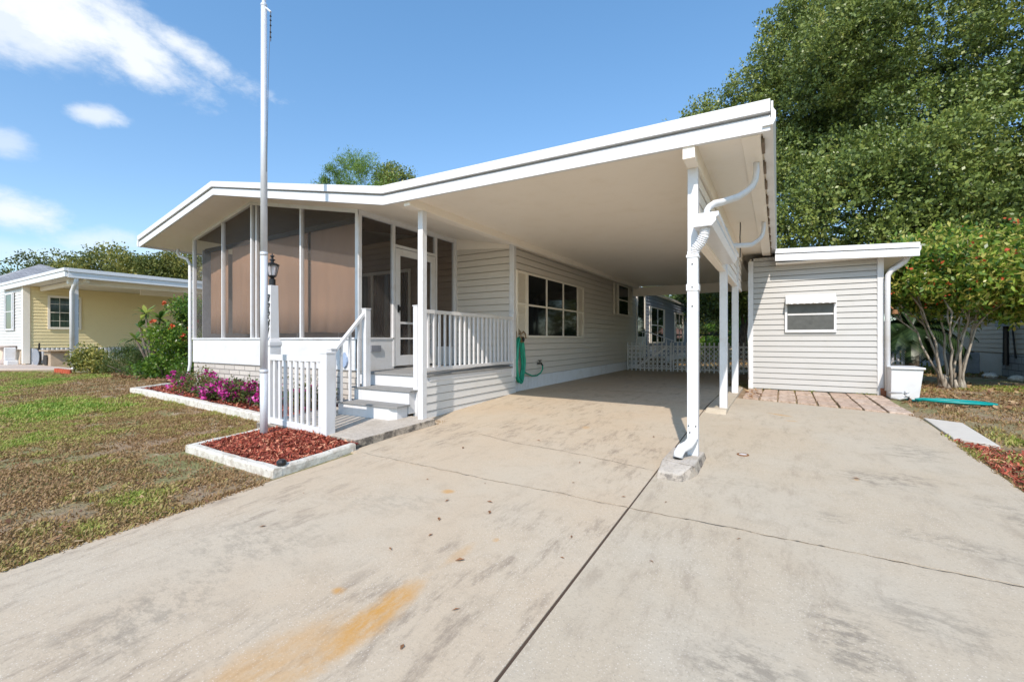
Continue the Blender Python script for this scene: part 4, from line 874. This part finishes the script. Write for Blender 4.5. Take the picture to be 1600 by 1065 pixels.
shrub('low_shrub', 'dark low leafy hedge plant at the foot of the tall red-blooming shrub', (-14.6,5.6,gz(5.6)), blobs_in((-14.6,5.6,.12),(1.2,.5,.3),10,.25,53,1.0,-.05), 3800, .08, M['shrubleaf'], tintbias=-.35)
chips('leaf_litter', [(-18.5,5.1),(-12.4,5.1),(-12.4,7.5),(-18.5,7.5)], 5000, .10, M['litter'], 'brown dead leaves under the shrubs by the neighbouring house', lambda x,y: gz(y), .55, .3, 'leaf litter')
# bougainvillea in the bed
def flowerbush(label, cx, cy, rx, h, n, nf, seed, tb=0):
    base = (cx,cy,gz(cy)+.05); bl_ = blobs_in((cx,cy,gz(cy)+.05+h*.5),(rx,.30,h*.5),12,.13,seed,1.0,gz(cy)+.06)
    t = shrub('flower_shrub', label, base, bl_, n, .055, M['bedleaf'], 'flowering shrub', None, tvar=.5, tintbias=tb)
    top = [(a,b,c+.03,r1,r2,r3) for a,b,c,r1,r2,r3 in bl_ if c > gz(cy)+.05+h*.25]
    foliage('blossom', t, top or bl_, nf, .05, M['magenta'], sprig=9, spread=.8, elong=1.15, shell=.9, tvar=.6); return t
flowerbush('sparse reddish shrub with scattered magenta flowers at the left of the flower bed', -10.2, 4.4, .75, .42, 1500, 420, 61, .2)
flowerbush('full low shrub covered in bright magenta flowers in the middle of the flower bed', -8.6, 4.2, .6, .30, 2600, 1500, 62)
flowerbush('magenta flowering shrub nearest the lamp post in the flower bed', -7.5, 4.1, .60, .34, 2600, 2300, 63)
flowerbush('small sparse green shrub behind the picket fence panel', -6.3, 4.3, .4, .45, 1300, 120, 64)
# ------------------------------------------------------------------ grass (real blades)
def inpoly(x, y, poly):
    ins = np.zeros(len(x), bool); j = len(poly)-1
    for i in range(len(poly)):
        xi, yi = poly[i]; xj, yj = poly[j]; ins ^= ((yi > y) != (yj > y)) & (x < (xj-xi)*(y-yi)/((yj-yi) if yj != yi else 1e-9)+xi); j = i
    return ins
def grass(name, poly, excl, n, L, label, greenbias, wmul=1.0):
    xs_ = [p[0] for p in poly]; ys_ = [p[1] for p in poly]; x = RNG.uniform(min(xs_),max(xs_),n*2); y = RNG.uniform(min(ys_),max(ys_),n*2); k_ = inpoly(x,y,poly)
    for e in excl: k_ &= ~inpoly(x,y,e)
    a_ = vnoise(x,y,.45,5)*.6+vnoise(x,y,1.3,6)*.4; b_ = vnoise(x,y,3.4,8)*.6+vnoise(x,y,9,9)*.4
    gb = greenbias(x,y); green = np.clip((a_-.5)*1.9+(b_-.5)*1.0+gb,0,1)
    dens = np.clip(.30+green*.8+(b_-.45)*1.4, .05, 1); k_ &= RNG.uniform(0,1,len(x)) < dens; x = x[k_][:n]; y = y[k_][:n]; green = green[k_][:n]; m = len(x)
    yc = np.clip(y,-14,None); z = np.where(y < 7.2, -.05*(7.2-yc), 0)-.014
    th = RNG.uniform(0,2*np.pi,m); lean = np.abs(RNG.normal(.75,.35,m)); ln = L*RNG.uniform(.5,1.35,m)*(.7+.5*green); wd = .0052*wmul*RNG.uniform(.7,1.5,m)
    d_ = np.stack([np.cos(th)*np.sin(lean),np.sin(th)*np.sin(lean),np.cos(lean)],1); s_ = np.stack([-np.sin(th),np.cos(th),np.zeros(m)],1); P = np.stack([x,y,z],1)
    mid = P+d_*ln[:,None]*.55+np.array([0,0,.006]); tip = P+d_*ln[:,None]; tip[:,2] -= ln*.12
    V = np.stack([P-s_*wd[:,None],P+s_*wd[:,None],mid+s_*wd[:,None]*.7,tip],1).reshape(-1,3)*S
    tint = np.repeat(np.clip(green+RNG.normal(0,.16,m),0,1),4)
    o = rawmesh(name, V, 4, tint, M['grass']); return tag(o, label, 'grass', kind='stuff')
beds = [[(-5.68,2.30),(-3.8,2.26),(-3.8,4.5),(-6.0,4.5),(-6.0,3.3),(-5.68,3.28)], [(-12.35,4.75),(-12.22,3.98),(-5.9,3.52),(-5.9,4.8)]]
gbl = lambda x,y: np.clip((-x-6.2)*.11,-.34,.42)-.04*np.clip(y-1.8,0,2.5)-.22*np.clip(1.9-y,0,1.2)*(x>-7)
grass('grass', [(-3.84,-.3),(-3.84,4.7),(-6,4.7),(-9.5,4.6),(-9.5,1.2),(-5,.2)], beds, 150000, .050, 'patchy green and brown lawn beside the driveway', gbl)
grass('grass', [(-9.5,1.2),(-9.5,4.6),(-12.3,5.2),(-19,5.3),(-24,4.2),(-24,3.0)], beds, 90000, .065, 'greener lawn stretching to the yellow neighbouring house', lambda x,y: .16+0*x, 1.7)
grass('grass', [(1.57,4.2),(1.9,4.0),(5.5,6.5),(8,11),(6,13.5),(1.75,13.5),(1.75,8.6),(1.5,7.8)], [[(1.56,6.3),(1.87,6.1),(1.88,7.25),(1.56,7.45)],[(1.59,9.6),(2.05,9.6),(2.05,10.5),(1.59,10.5)]], 60000, .06, 'thin yellowish grass right of the driveway below the flowering tree', lambda x,y: .06+0*x, 1.4)
grass('grass', [(-9.5,1.2),(-24,3.0),(-40,4.0),(-40,-12),(-3.9,-12),(-3.84,-.3),(-5,.2)], [], 90000, .07, 'rough lawn running from the driveway towards the street', lambda x,y: .12+0*x, 2.2)
grass('grass', [(1.6,-12),(14,-12),(14,12),(8,11),(5.5,6.5),(2.1,4.0),(2.1,2.4),(1.6,2.4)], [], 50000, .07, 'rough lawn on the right of the driveway near the street', lambda x,y: .05+0*x, 2.2)
grass('grass', [(-4.2,16),(5,16),(9,40),(-4.2,40)], [], 30000, .12, 'sunlit yellowish grass behind the carport', lambda x,y: .05+0*x, 4)
grass('grass', [(-3.92,-.2),(-3.80,-.2),(-3.79,2.2),(-3.90,2.2)], [], 5000, .055, 'ragged grass fringe creeping over the left driveway edge', lambda x,y: -.3+0*x)
grass('grass', [(1.53,3.6),(1.62,3.6),(1.62,6.3),(1.53,6.3)], [], 1500, .045, 'ragged grass fringe creeping over the right driveway edge', lambda x,y: .1+0*x)
grass('grass', [(-.45,10.0),(1.5,10.0),(1.5,10.09),(-.45,10.09)], [[(-.1,9.9),(.15,9.9),(.15,10.2),(-.1,10.2)],[(.6,9.9),(1.2,9.9),(1.2,10.2),(.6,10.2)]], 500, .06, 'green weeds sprouting along the bottom of the shed wall', lambda x,y: .5+0*x, 1.5)
chips('leaf_litter', [(1.6,8.6),(7,8.5),(9,14),(1.75,14)], 2200, .06, M['litter'], 'fallen brown leaves on the grass right of the shed', lambda x,y: gz(y)+.012, .55, .35, 'leaf litter')
chips('leaf_litter', [(-4.0,.1),(-3.78,.0),(-3.78,2.3),(-5.2,2.3),(-5.6,1.2)], 170, .03, M['litter'], 'scattered dead leaves along the lawn edge of the driveway', lambda x,y: gz(y)+.010, .5, .35, 'leaf litter')
chips('leaf_litter', [(-.55,9.6),(-.42,8.3),(-.2,8.4),(-.35,9.9)], 60, .05, M['litter'], 'small brown leaves gathered at the kerb beside the carport posts', lambda x,y: gz(y)+.04, .5, .4, 'leaf litter')
# ------------------------------------------------------------------ pavers
k_ = 0; pv0 = None
NC = 8
for r0, r1 in ((0.0,.325),(.35,.655),(.68,1.0)):
    for i in range(NC):
        def bp(fx, t):
            x = -.50+fx*(2.08)+t*(-.02); yb = 8.46-.34*(x+.5)/1.0*1.0; return x, 10.04+(yb-10.04)*t
        g_ = .013; p = [bp(i/NC+g_/2, r0+.01), bp((i+1)/NC-g_/2, r0+.01), bp((i+1)/NC-g_/2, r1), bp(i/NC+g_/2, r1)]
        p = [(a+random.uniform(-.008,.008), b+random.uniform(-.01,.01)) for a, b in p]; zt = .012+random.uniform(0,.012)
        cx = sum(a for a,b in p)/4; cy = sum(b for a,b in p)/4
        m = MB(); m.prism([(a-cx,b-cy) for a,b in p], 'Z', -.05, zt); o = m.build('paver', M['paver'], None, .006); o.location = (cx*S,cy*S,0)
        tag(o, 'worn pinkish concrete paver in the strip along the shed front', 'paver', 'pavers in front of the shed')
# ------------------------------------------------------------------ white bin, hoses, bits
bn = thing('storage_bin', 'plain white storage box with flat lid against the right side of the shed', 'storage box', (1.85,9.95,0))
mb = MB(); mb.hexa([(1.64,9.70,0),(2.00,9.70,0),(2.04,10.25,0),(1.64,10.25,0),(1.64,9.66,.50),(2.05,9.66,.50),(2.08,10.3,.50),(1.64,10.3,.50)]); mb.build('body', M['white'], bn, .008)
mb = MB(); mb.box(1.63,2.07,9.63,10.32,.503,.535); mb.build('lid', M['white'], bn, .008)
mb = MB(); pts = []; rnd = random.Random(9)
for k_ in range(190):
    t = k_/189; an = t*2*math.pi*3.3; rr = 1+.06*math.sin(t*31); cxx = 2.28+.03*math.sin(t*9); pts.append((cxx+.40*math.cos(an)*rr*(1-.12*math.sin(t*5)), 9.25+.19*math.sin(an)*rr*(1-.25*math.sin(t*4))+.02*math.sin(t*17), .03+.02*abs(math.sin(an*.5))+.015*t))
pts += [(1.9,9.35,.02),(1.8,9.5,.02),(1.72,9.55,.02)]
mb.tube(pts, .016, 6); tag(mb.build('garden_hose', M['teal_hose'], None, 0, True), 'flattened teal garden hose coiled on the grass in front of the white box', 'hose')
for i, (pts, mt, lb) in enumerate([([(1.60,9.62,.10),(1.75,9.5,.13),(1.80,9.47,.12)], 'aluminium', 'short grey metal tube lying at the foot of the white box'), ([(1.62,9.55,.03),(1.73,9.5,.02),(1.80,9.42,.07)], 'white', 'white plastic stake lying by the shed corner'), ([(1.78,9.52,.13),(1.83,9.42,.02),(1.86,9.38,-.02)], 'black', 'black plastic stake leaning at the white box')]):
    mb = MB(); mb.tube(pts, .018, 8); mb.lathe([(.02,0),(.035,.02),(.03,.04)], pts[-1][0], pts[-1][1], 8, pts[-1][2]); tag(mb.build('garden_stake', M[mt], None, 0, True), lb, 'garden stake')
hh = thing('hose_hanger', 'bronze wall hose hanger on the siding beside the porch corner', 'hose hanger', (-4.25,7.33,1.02))
mb = MB(); mb.prism([(7.22,.98),(7.44,.98),(7.46,1.06),(7.42,1.15),(7.33,1.20),(7.25,1.15),(7.20,1.06)], 'X', -4.285, -4.255); mb.tube([(-4.16,7.22,1.02),(-4.155,7.25,1.10),(-4.15,7.33,1.15),(-4.155,7.41,1.10),(-4.16,7.44,1.02)], .014, 8); mb.tube([(-4.26,7.33,1.0),(-4.16,7.33,1.0)], .06, 12); mb.build('bracket', M['bronze'], hh, 0)
mb = MB(); mb.tube([(-4.158,7.33,1.0),(-4.15,7.33,1.0)], .045, 12); mb.build('hub', M['black'], hh)
mb = MB(); pts = []
for k_ in range(330):
    t = k_/329; n = 7; an = t*2*math.pi*n; lp_ = int(t*n); wv = .12+.022*math.sin(lp_*2.3); bot = .20+.06*abs(math.sin(lp_*1.7)); mid = (1.0+bot)/2; hh_ = (1.07-bot)/2
    sy = math.sin(an); cz_ = math.cos(an); pinch = 1.0+.35*(1-cz_)*0; yy = 7.30+wv*sy*(1.0 if cz_ > 0 else 1.15)+.02*math.sin(lp_*3.1)
    pts.append((-4.215+.03*math.sin(lp_*1.3+an*.5), yy, mid+hh_*cz_))
pts += [(-4.22,7.40,.42),(-4.22,7.55,.34),(-4.215,7.78,.27),(-4.21,7.98,.26),(-4.20,8.14,.31),(-4.19,8.20,.38),(-4.19,8.2,.46)]
mb.tube(pts, .0155, 7); tag(mb.build('garden_hose', M['green_hose'], None, 0, True), 'bright green garden hose hanging in long loops on the wall by the porch', 'hose')
mb = MB(); mb.lathe([(.0,.004),(.035,.005),(.036,.0)], -.288,4.83,16,gz(4.83)); cc = thing('cleanout_cap', 'round white pipe cap with rusty ring set in the right driveway slab', 'pipe cap', (-.288,4.83,gz(4.83))); mb.build('cap', M['white'], cc)
mb = MB(); mb.lathe([(.036,.0035),(.038,.007),(.052,.006),(.056,.0)], -.288,4.83,18,gz(4.83)); mb.build('ring', M['cap_orange'], cc)
# loose leaves lying on the concrete
lm = MB(); lm.add([(-.02,0,.002),(0,-.008,.006),(.022,0,.004),(0,.008,.008)], [(0,1,2,3)]); l0 = lm.build('fallen_leaf', plain('dry_leaf_brown', (.26,.12,.05), .8, 0, .4))
spots = [(-1.9,2.15),(-1.1,2.55),(-1.05,2.3),(-1.3,1.65),(-1.85,2.75),(-2.1,3.05),(-1.75,2.6),(-1.45,3.4),(-1.0,3.3),(-2.6,2.9),(-.6,2.5),(-.7,3.35),(-1.35,1.35),(-2.0,1.9),(-1.6,3.9),(-2.9,3.8),(-.2,3.0),(-2.3,4.4),(.55,4.52),(-1.2,5.1),(-2.0,2.35),(-2.15,2.62),(-3.3,2.2),(-1.55,2.0),(-.45,1.6),(-3.0,1.7)]
for i, (x, y) in enumerate(spots):
    o = l0 if i == 0 else l0.copy()
    if i: COL.objects.link(o)
    o.location = (x*S,y*S,gz(y)*S+.003); s_ = random.uniform(.6,1.5); o.scale = (s_,s_*random.uniform(.6,1.3),s_); o.rotation_euler = (R(random.uniform(-8,8)),R(random.uniform(-4,4)),random.uniform(0,6.3))
    tag(o, 'tiny dry brown leaf lying on the concrete driveway', 'leaf', 'dry leaves on the driveway')
# ------------------------------------------------------------------ lattice fence in the carport
def lattice(x0, x1, brace, label):
    t = thing('lattice_gate', label, 'fence', ((x0+x1)/2,14.4,0)); Y = 14.4
    m = MB(); m.box(x0,x1,Y-.03,Y,.76,.80); m.build('rail', M['white'], t); m = MB(); m.box(x0,x1,Y-.03,Y,.06,.10); m.build('rail', M['white'], t); m = MB()
    if brace: 
        L = math.hypot(x1-x0-.3,.6); m.hexa([(x0+.25,Y-.05,.12),(x0+.33,Y-.05,.10),(x0+.33,Y-.031,.10),(x0+.25,Y-.031,.12),(x1-.2,Y-.05,.76),(x1-.12,Y-.05,.74),(x1-.12,Y-.031,.74),(x1-.2,Y-.031,.76)])
    if brace: m.build('brace', M['white'], t)
    n = int(round((x1-x0)/.135))
    for i in range(n+1):
        x = x0+.02+(x1-x0-.04)*i/n; m = MB(); m.box(x-.020,x+.020,Y-.052 if not brace else Y-.072,Y-.031 if not brace else Y-.052,.0,.90); m.build('picket', M['white'], t)
    m = MB(); st = .135; z0, z1 = .10,.76; xx = x0-.66
    while xx < x1:
        for sg in (1,-1):
            a = xx if sg > 0 else xx+.66; b = xx+.66 if sg > 0 else xx; ta = 0; tb_ = 1
            lo, hi = max(x0, min(a,b)), min(x1, max(a,b))
            if lo >= hi: continue
            f0 = (lo-a)/(b-a) if sg > 0 else (hi-a)/(b-a); f1 = (hi-a)/(b-a) if sg > 0 else (lo-a)/(b-a)
            xa, xb = a+(b-a)*f0, a+(b-a)*f1; za, zb = z0+(z1-z0)*f0, z0+(z1-z0)*f1; yy = Y-.004 if sg > 0 else Y-.014
            w_ = .014; m.hexa([(xa-w_,yy-.008,za),(xa+w_,yy-.008,za),(xa+w_,yy,za),(xa-w_,yy,za),(xb-w_,yy-.008,zb),(xb+w_,yy-.008,zb),(xb+w_,yy,zb),(xb-w_,yy,zb)])
        xx += st
    m.build('lattice', M['white'], t)
lattice(-4.22,-2.83,True,'white lattice picket gate with a diagonal brace beside the house wall'); lattice(-2.80,-.56,False,'white lattice picket fence closing the right half of the carport back')
st = thing('back_steps', 'small side-door steps with white handrail beyond the lattice gate', 'steps', (-3.6,16.5,0))
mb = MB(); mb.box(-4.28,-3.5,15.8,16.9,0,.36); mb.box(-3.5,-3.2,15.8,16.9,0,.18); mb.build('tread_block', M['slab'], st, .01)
mb = MB(); mb.tube([(-4.2,16.0,1.28),(-3.9,16.0,1.24),(-3.1,16.0,.95)], .02, 6)
for i in range(7): x = -4.15+i*.165; mb.tube([(x,16.0,.2),(x,16.0,1.25-.36*max(0,(x+3.95)))], .012, 6)
mb.build('handrail', M['white'], st)
# ------------------------------------------------------------------ yards behind
bk = thing('distant_house', 'low distant house with pinkish brown roof seen through the carport', 'house', (-3,52,-1.2))
mb = MB(); mb.box(-9,3,50,56,-1.2,1.2); mb.build('wall', M['beige'], bk)
mb = MB(); mb.prism([(49.3,1.15),(53,2.3),(56.7,1.15)], 'X', -9.8, 3.8); mb.build('roof', plain('pink_brown_roof', (.42,.24,.18), .9), bk)
mb = MB(); mb.box(-4,-2,49.96,49.99,0,.8); mb.build('window', M['glass'], bk)
for i, (x, y, r_x, h) in enumerate([(-1.3,31,1.4,2.6),(-3.9,31,1.4,2.2),(-6.8,34,2.2,2.6),(4.5,31,1.8,2.0),(7.5,28,1.5,1.7)]):
    shrub('garden_shrub', ['bushy green shrub behind the carport gate','rounded light green shrub left of the pinkish roof','tall green shrub beyond the far end of the home','green shrub behind the white fence','leafy shrub at the right behind the palm'][i], (x,y,0), blobs_in((x,y,h*.5),(r_x,r_x*.8,h*.5),12,.5,70+i,1.0,.1), 3200, .16, M['shrubleaf'], tintbias=-.05)
wf = thing('white_picket_fence', 'white picket fence far back between the palm and the flowering tree', 'fence', (4.2,21.5,0)); 
for za_, zb_ in ((.62,.68),(.16,.22)): mb = MB(); mb.box(2.6,5.2,21.5,21.53,za_,zb_); mb.build('rail', M['white'], wf)
for i in range(18): x = 2.65+i*.148; m = MB(); m.prism([(x-.045,.02),(x+.045,.02),(x+.045,.82),(x,.9),(x-.045,.82)], 'Y', 21.47, 21.495); m.build('picket', M['white'], wf)
mb = MB(); mb.tube([(3.0,20.6,.35),(3.3,20.6,.12),(3.8,20.6,.08),(4.3,20.6,.2),(4.5,20.6,.5)], .02, 6); mb.tube([(3.0,20.6,.35),(3.1,20.6,.9)], .02, 6); tag(mb.build('garden_bench_frame', M['black'], None, 0, True), 'curved black metal frame in front of the far white picket fence', 'metal frame')
fn = thing('back_fence', 'dark wire boundary fence across the yard behind the carport', 'fence', (0,27,0)); mb = MB(); mb.box(-6,12,27,27.03,1.22,1.30); mb.build('rail', plain('dark_green_rail', (.05,.07,.05), .6), fn)
for i in range(8): m = MB(); m.box(-6+i*2.5,-5.94+i*2.5,27,27.05,0,1.3); m.build('post', M['bark'], fn)
# right neighbour
nr = thing('right_house', 'shaded beige neighbouring home on grey block skirting behind the flowering tree', 'house', (7.5,17,0))
mb = MB(); siding(mb, onXn(5.4), 12.6, 24, .62, 3.0, .13); mb.build('wall', M['beige'], nr)
mb = MB(); mb.box(5.46,9.5,12.6,24,.6,3.0); mb.build('rear_wall', M['beige'], nr)
mb = MB(); mb.box(5.36,9.5,12.6,17.6,-.05,.60); mb.build('block_base', M['brickn'], nr)
mb = MB(); mb.box(5.40,9.5,17.62,24,-.05,.60); mb.build('skirting', M['siding'], nr)
mb = MB(); mb.prism([(4.9,2.98),(7.5,3.7),(10,2.98),(10,2.9),(4.9,2.9)], 'Y', 12.2, 24.5); mb.build('roof', M['shingle'], nr)
window(nr, onXn(5.38), 18.5, 19.8, 1.5, 2.5, 1, True)
mb = MB(); mb.box(5.16,5.39,17.0,17.4,1.35,2.1); mb.build('meter_box', plain('grey_meter_box', (.30,.33,.36), .5), nr, .01)
mb = MB(); mb.tube([(5.3,17.15,1.35),(5.3,17.15,.3)], .06, 8); mb.tube([(5.3,16.8,2.0),(5.32,16.8,1.2),(5.34,16.7,.5)], .02, 6); mb.build('conduit', M['black'], nr)
bb = thing('air_conditioner', 'grey outdoor air conditioner unit beside the shaded neighbouring home', 'air conditioner', (4.6,17.8,0)); mb = MB(); mb.box(4.3,4.9,17.5,18.1,.03,.62); mb.build('casing', plain('blue_grey_casing', (.20,.23,.27), .5), bb, .02)
mb = MB(); mb.lathe([(.26,.0),(.26,.02),(.22,.03)], 4.6,17.8,18,.62); mb.build('fan_grille', M['black'], bb)
for x, y, lb in ((4.75,16.3,'pale round boulder at the foot of the neighbouring block base'),(4.95,15.4,'second pale stone lying near the neighbouring block base at frame edge')):
    mb = MB(); mb.lathe([(.03,-.03),(.14,.0),(.16,.06),(.10,.12),(.02,.14)], x, y, 9); tag(mb.build('garden_stone', M['kerb'], None, 0, True), lb, 'stone')
# ------------------------------------------------------------------ left neighbour
nl = thing('yellow_house', 'yellow lap-sided neighbouring home with flat white carport roof at left', 'house', (-28,8,0))
mb = MB(); siding(mb, onX(-27.7), 5.5, 20, .62, 3.5, .14, .016); mb.build('wall', M['yellow'], nl)
mb = MB(); siding(mb, onY(5.45), -40, -27.85, .55, 3.5, .14, .016); mb.build('front_wall', M['greysiding'], nl)
mb = MB(); mb.box(-27.86,-27.66,5.40,5.62,-.05,3.5); mb.build('corner_board', M['cream'], nl, .004)
mb = MB(); mb.box(-40,-27.78,5.52,20,-.1,3.5); mb.build('rear_wall', M['beige'], nl)
mb = MB(); y = 5.65
while y < 20: mb.add([(-27.71,y,-.1),(-27.67,y+.05,-.1),(-27.67,y+.10,-.1),(-27.71,y+.15,-.1),(-27.71,y,.62),(-27.67,y+.05,.62),(-27.67,y+.10,.62),(-27.71,y+.15,.62)], [(0,1,5,4),(1,2,6,5),(2,3,7,6)]); y += .15
mb.build('skirting', M['white'], nl)
window(nl, onX(-27.69), 6.15, 7.25, 1.45, 2.95, 1, True, 0, M['cream'], M['glassg'], .10, 3)
window(nl, onX(-27.69), 12.4, 13.4, 1.9, 2.9, 1, True, 0, M['cream'], M['glassg'], .08)
window(nl, onY(5.43), -30.4, -29.3, 1.4, 3.1, 1, True, .25, M['white'], M['glassg'], .08)
mb = MB(); mb.box(-30.8,-21.85,5.36,13.5,3.30,3.52); rf = mb.build('carport_roof', M['fascia'], nl)
mb = MB(); mb.box(-30.8,-21.80,5.28,5.355,3.25,3.44); mb.box(-30.85,-21.75,5.25,5.35,3.45,3.56); mb.box(-21.845,-21.76,5.36,13.5,3.22,3.42); mb.box(-21.84,-21.72,5.355,13.5,3.43,3.56); mb.build('fascia', M['fascia'], rf)
mb = MB(); mb.box(-27.6,-22,5.9,6.0,3.10,3.28); mb.box(-22.5,-22.35,5.5,13.4,3.05,3.29); mb.box(-24.6,-24.5,8.4,12.4,3.0,3.28); mb.build('beam', M['cream'], nl)
mb = MB(); mb.box(-22.50,-22.32,5.62,5.78,-.1,3.08); mb.build('post', M['fascia'], nl, .01)
mb = MB(); mb.tube([(-21.85,5.6,3.25),(-21.88,5.6,3.08),(-22.15,5.6,2.9),(-22.25,5.58,2.75),(-22.25,5.58,0)], .07, 8); mb.build('downspout', M['post'], nl, 0, True)
mb = MB(); mb.add([(-60,5.0,3.6),(-35,5.0,3.6),(-42,9,6.0),(-60,9,6.0)], [(0,1,2,3)]); mb.add([(-35,5.0,3.6),(-35,14,3.6),(-42,9,6.0)], [(0,1,2)]); mb.add([(-60,14,3.6),(-35,14,3.6),(-42,9,6.0),(-60,9,6.0)], [(3,2,1,0)]); mb.build('shingle_roof', M['shingle'], nl)
dg = thing('pet_house', 'small tan plastic pet house by the yellow home', 'pet house', (-25.8,5.9,-.06)); mb = MB(); mb.hexa([(-26.3,5.7,-.09),(-25.3,5.7,-.09),(-25.3,6.3,-.09),(-26.3,6.3,-.09),(-26.2,5.72,.5),(-25.4,5.72,.5),(-25.4,6.3,.5),(-26.2,6.3,.5)]); mb.box(-26.4,-25.2,5.6,6.4,.5,.56); mb.build('body', plain('tan_plastic', (.42,.32,.22), .6), dg, .02)
mb = MB(); mb.prism([(-26.05,-.05),(-25.6,-.05),(-25.6,.25),(-25.7,.36),(-25.95,.36),(-26.05,.25)], 'Y', 5.66, 5.72); mb.build('doorway', M['darkvoid'], dg)
mb = MB(); mb.prism([(-27.1+.5*math.cos(a),.24+.36*math.sin(a)) for a in [i*math.pi/10 for i in range(20)]], 'Y', 5.66, 5.74); rf2 = thing('round_bin', 'oval grey panel with black rim leaning by the pet house', 'panel', (-27.1,5.7,-.07)); mb.build('panel', plain('blue_grey_panel', (.25,.27,.31), .5), rf2)
mb = MB(); mb.tube([(-27.1+.5*math.cos(a),5.7,.24+.36*math.sin(a)) for a in [i*math.pi/16 for i in range(33)]], .035, 6); mb.tube([(-26.8,5.7,.5),(-26.75,5.7,.85)], .03, 6); mb.build('rim', M['black'], rf2)
mb = MB(); mb.lathe([(.30,-.1),(.28,.0),(.16,.15),(.13,.45),(.30,.62),(.36,.72)], -29.0,5.2,16); tag(mb.build('stone_pedestal', plain('pinkish_stone', (.42,.34,.30), .8), None, 0, True), 'tapered stone pedestal urn in front of the white wall at far left', 'urn')
mb = MB(); mb.box(-28.5,-28.0,5.0,5.35,-.1,.1); mb.box(-28.5,-28.4,5.0,5.35,.1,.65); tag(mb.build('garden_chair', M['white'], None, .03), 'low white plastic chair beside the stone pedestal', 'chair')
mb = MB()
for i in range(12): x = -20.9+i*.12; mb.tube([(x,4.85+.02*(i%2),-.15),(x,4.85,.02)], .05, 8)
tag(mb.build('brick_edging', plain('red_edging', (.45,.09,.04), .85)), 'short row of red scalloped edging on the lawn by the neighbouring drive', 'garden edging')
# far trees
def far(label, x, y, r, zc, rz, n, seed, mat='oakfar', leaf=.42, name='oak_tree', group=None, k=16, br=.33, tb=0):
    bl_ = blobs_in((x,y,zc),(r,r*.8,rz),k,r*br,seed); tree(name, label, 'tree', (x,y,0), r*.07, zc*.9, bl_, n, leaf, M[mat], M['bark'], seed, group, 2, sprig=6, tvar=.3, tintbias=tb)
far('yellowish green tree behind the left part of the neighbouring carport roof', -64, 19.7, 6.5, 7.4, 3.6, 24000, 81, leaf=.3)
far('broad olive tree behind the right part of the neighbouring carport roof', -59, 23.5, 6.0, 7.5, 3.4, 24000, 82, leaf=.3)
far('dark green tree behind the grey shingle roof at far left', -87, 17.5, 9.5, 8.2, 4.4, 22000, 83, leaf=.34, tb=-.3)
far('darker tree crown directly left of the porch eave', -50, 25.5, 4.5, 6.6, 3.0, 9000, 84)
pb = [(-13.8,24,10.7,.75,.7,.6),(-13.0,24,11.0,.8,.7,.6),(-12.0,24,10.9,.8,.7,.6),(-11.0,24,10.8,.8,.7,.55),(-14.9,24,10.2,.5,.5,.7),(-12.6,24,10.0,.7,.7,.4),(-10.6,24,10.0,.7,.7,.6),(-11.6,24,9.6,.7,.6,.5),(-16.2,24,8.9,.6,.5,.5),(-15.2,24,8.8,.5,.5,.5),(-9.8,24,9.2,.8,.6,.6),(-13.6,24,9.1,.6,.5,.4)]
pb = [(-25.3+(a+12.7)*1.2,b-4.2,c+1.75,d_,e,f_) for a,b,c,d_,e,f_ in pb]
tree('pine_tree', 'bright green pine top showing above the porch roof ridge', 'tree', (-24.8,19.8,0), .3, 9.8, clumps(pb, 5, .45, 3), 12000, .20, M['pineleaf'], M['bark'], 5, None, 2, sprig=9, elong=6, up=.6, shell=.3)
far('small round dark oak top right of the pine above the roof', -22.4, 21.6, 1.5, 11.7, 1.1, 6000, 86, 'oakleaf', .14, k=14)
for i, (x, y, r_, z, n) in enumerate([(-12,48,6,4.5,6000),(4,60,9,5.5,7000),(16,52,8,6,7000),(26,36,8,6.5,8000),(-5,42,4.5,3.0,6000)]):
    far(['hazy tree far behind the home roofline','low tree line crown behind the distant pinkish roof','distant tree between the palm and the fence','distant tree behind the right neighbouring home','rounded tree behind the shrubs beyond the carport'][i], x, y, r_, z, r_*.55, n, 90+i, 'oakfar', .4)
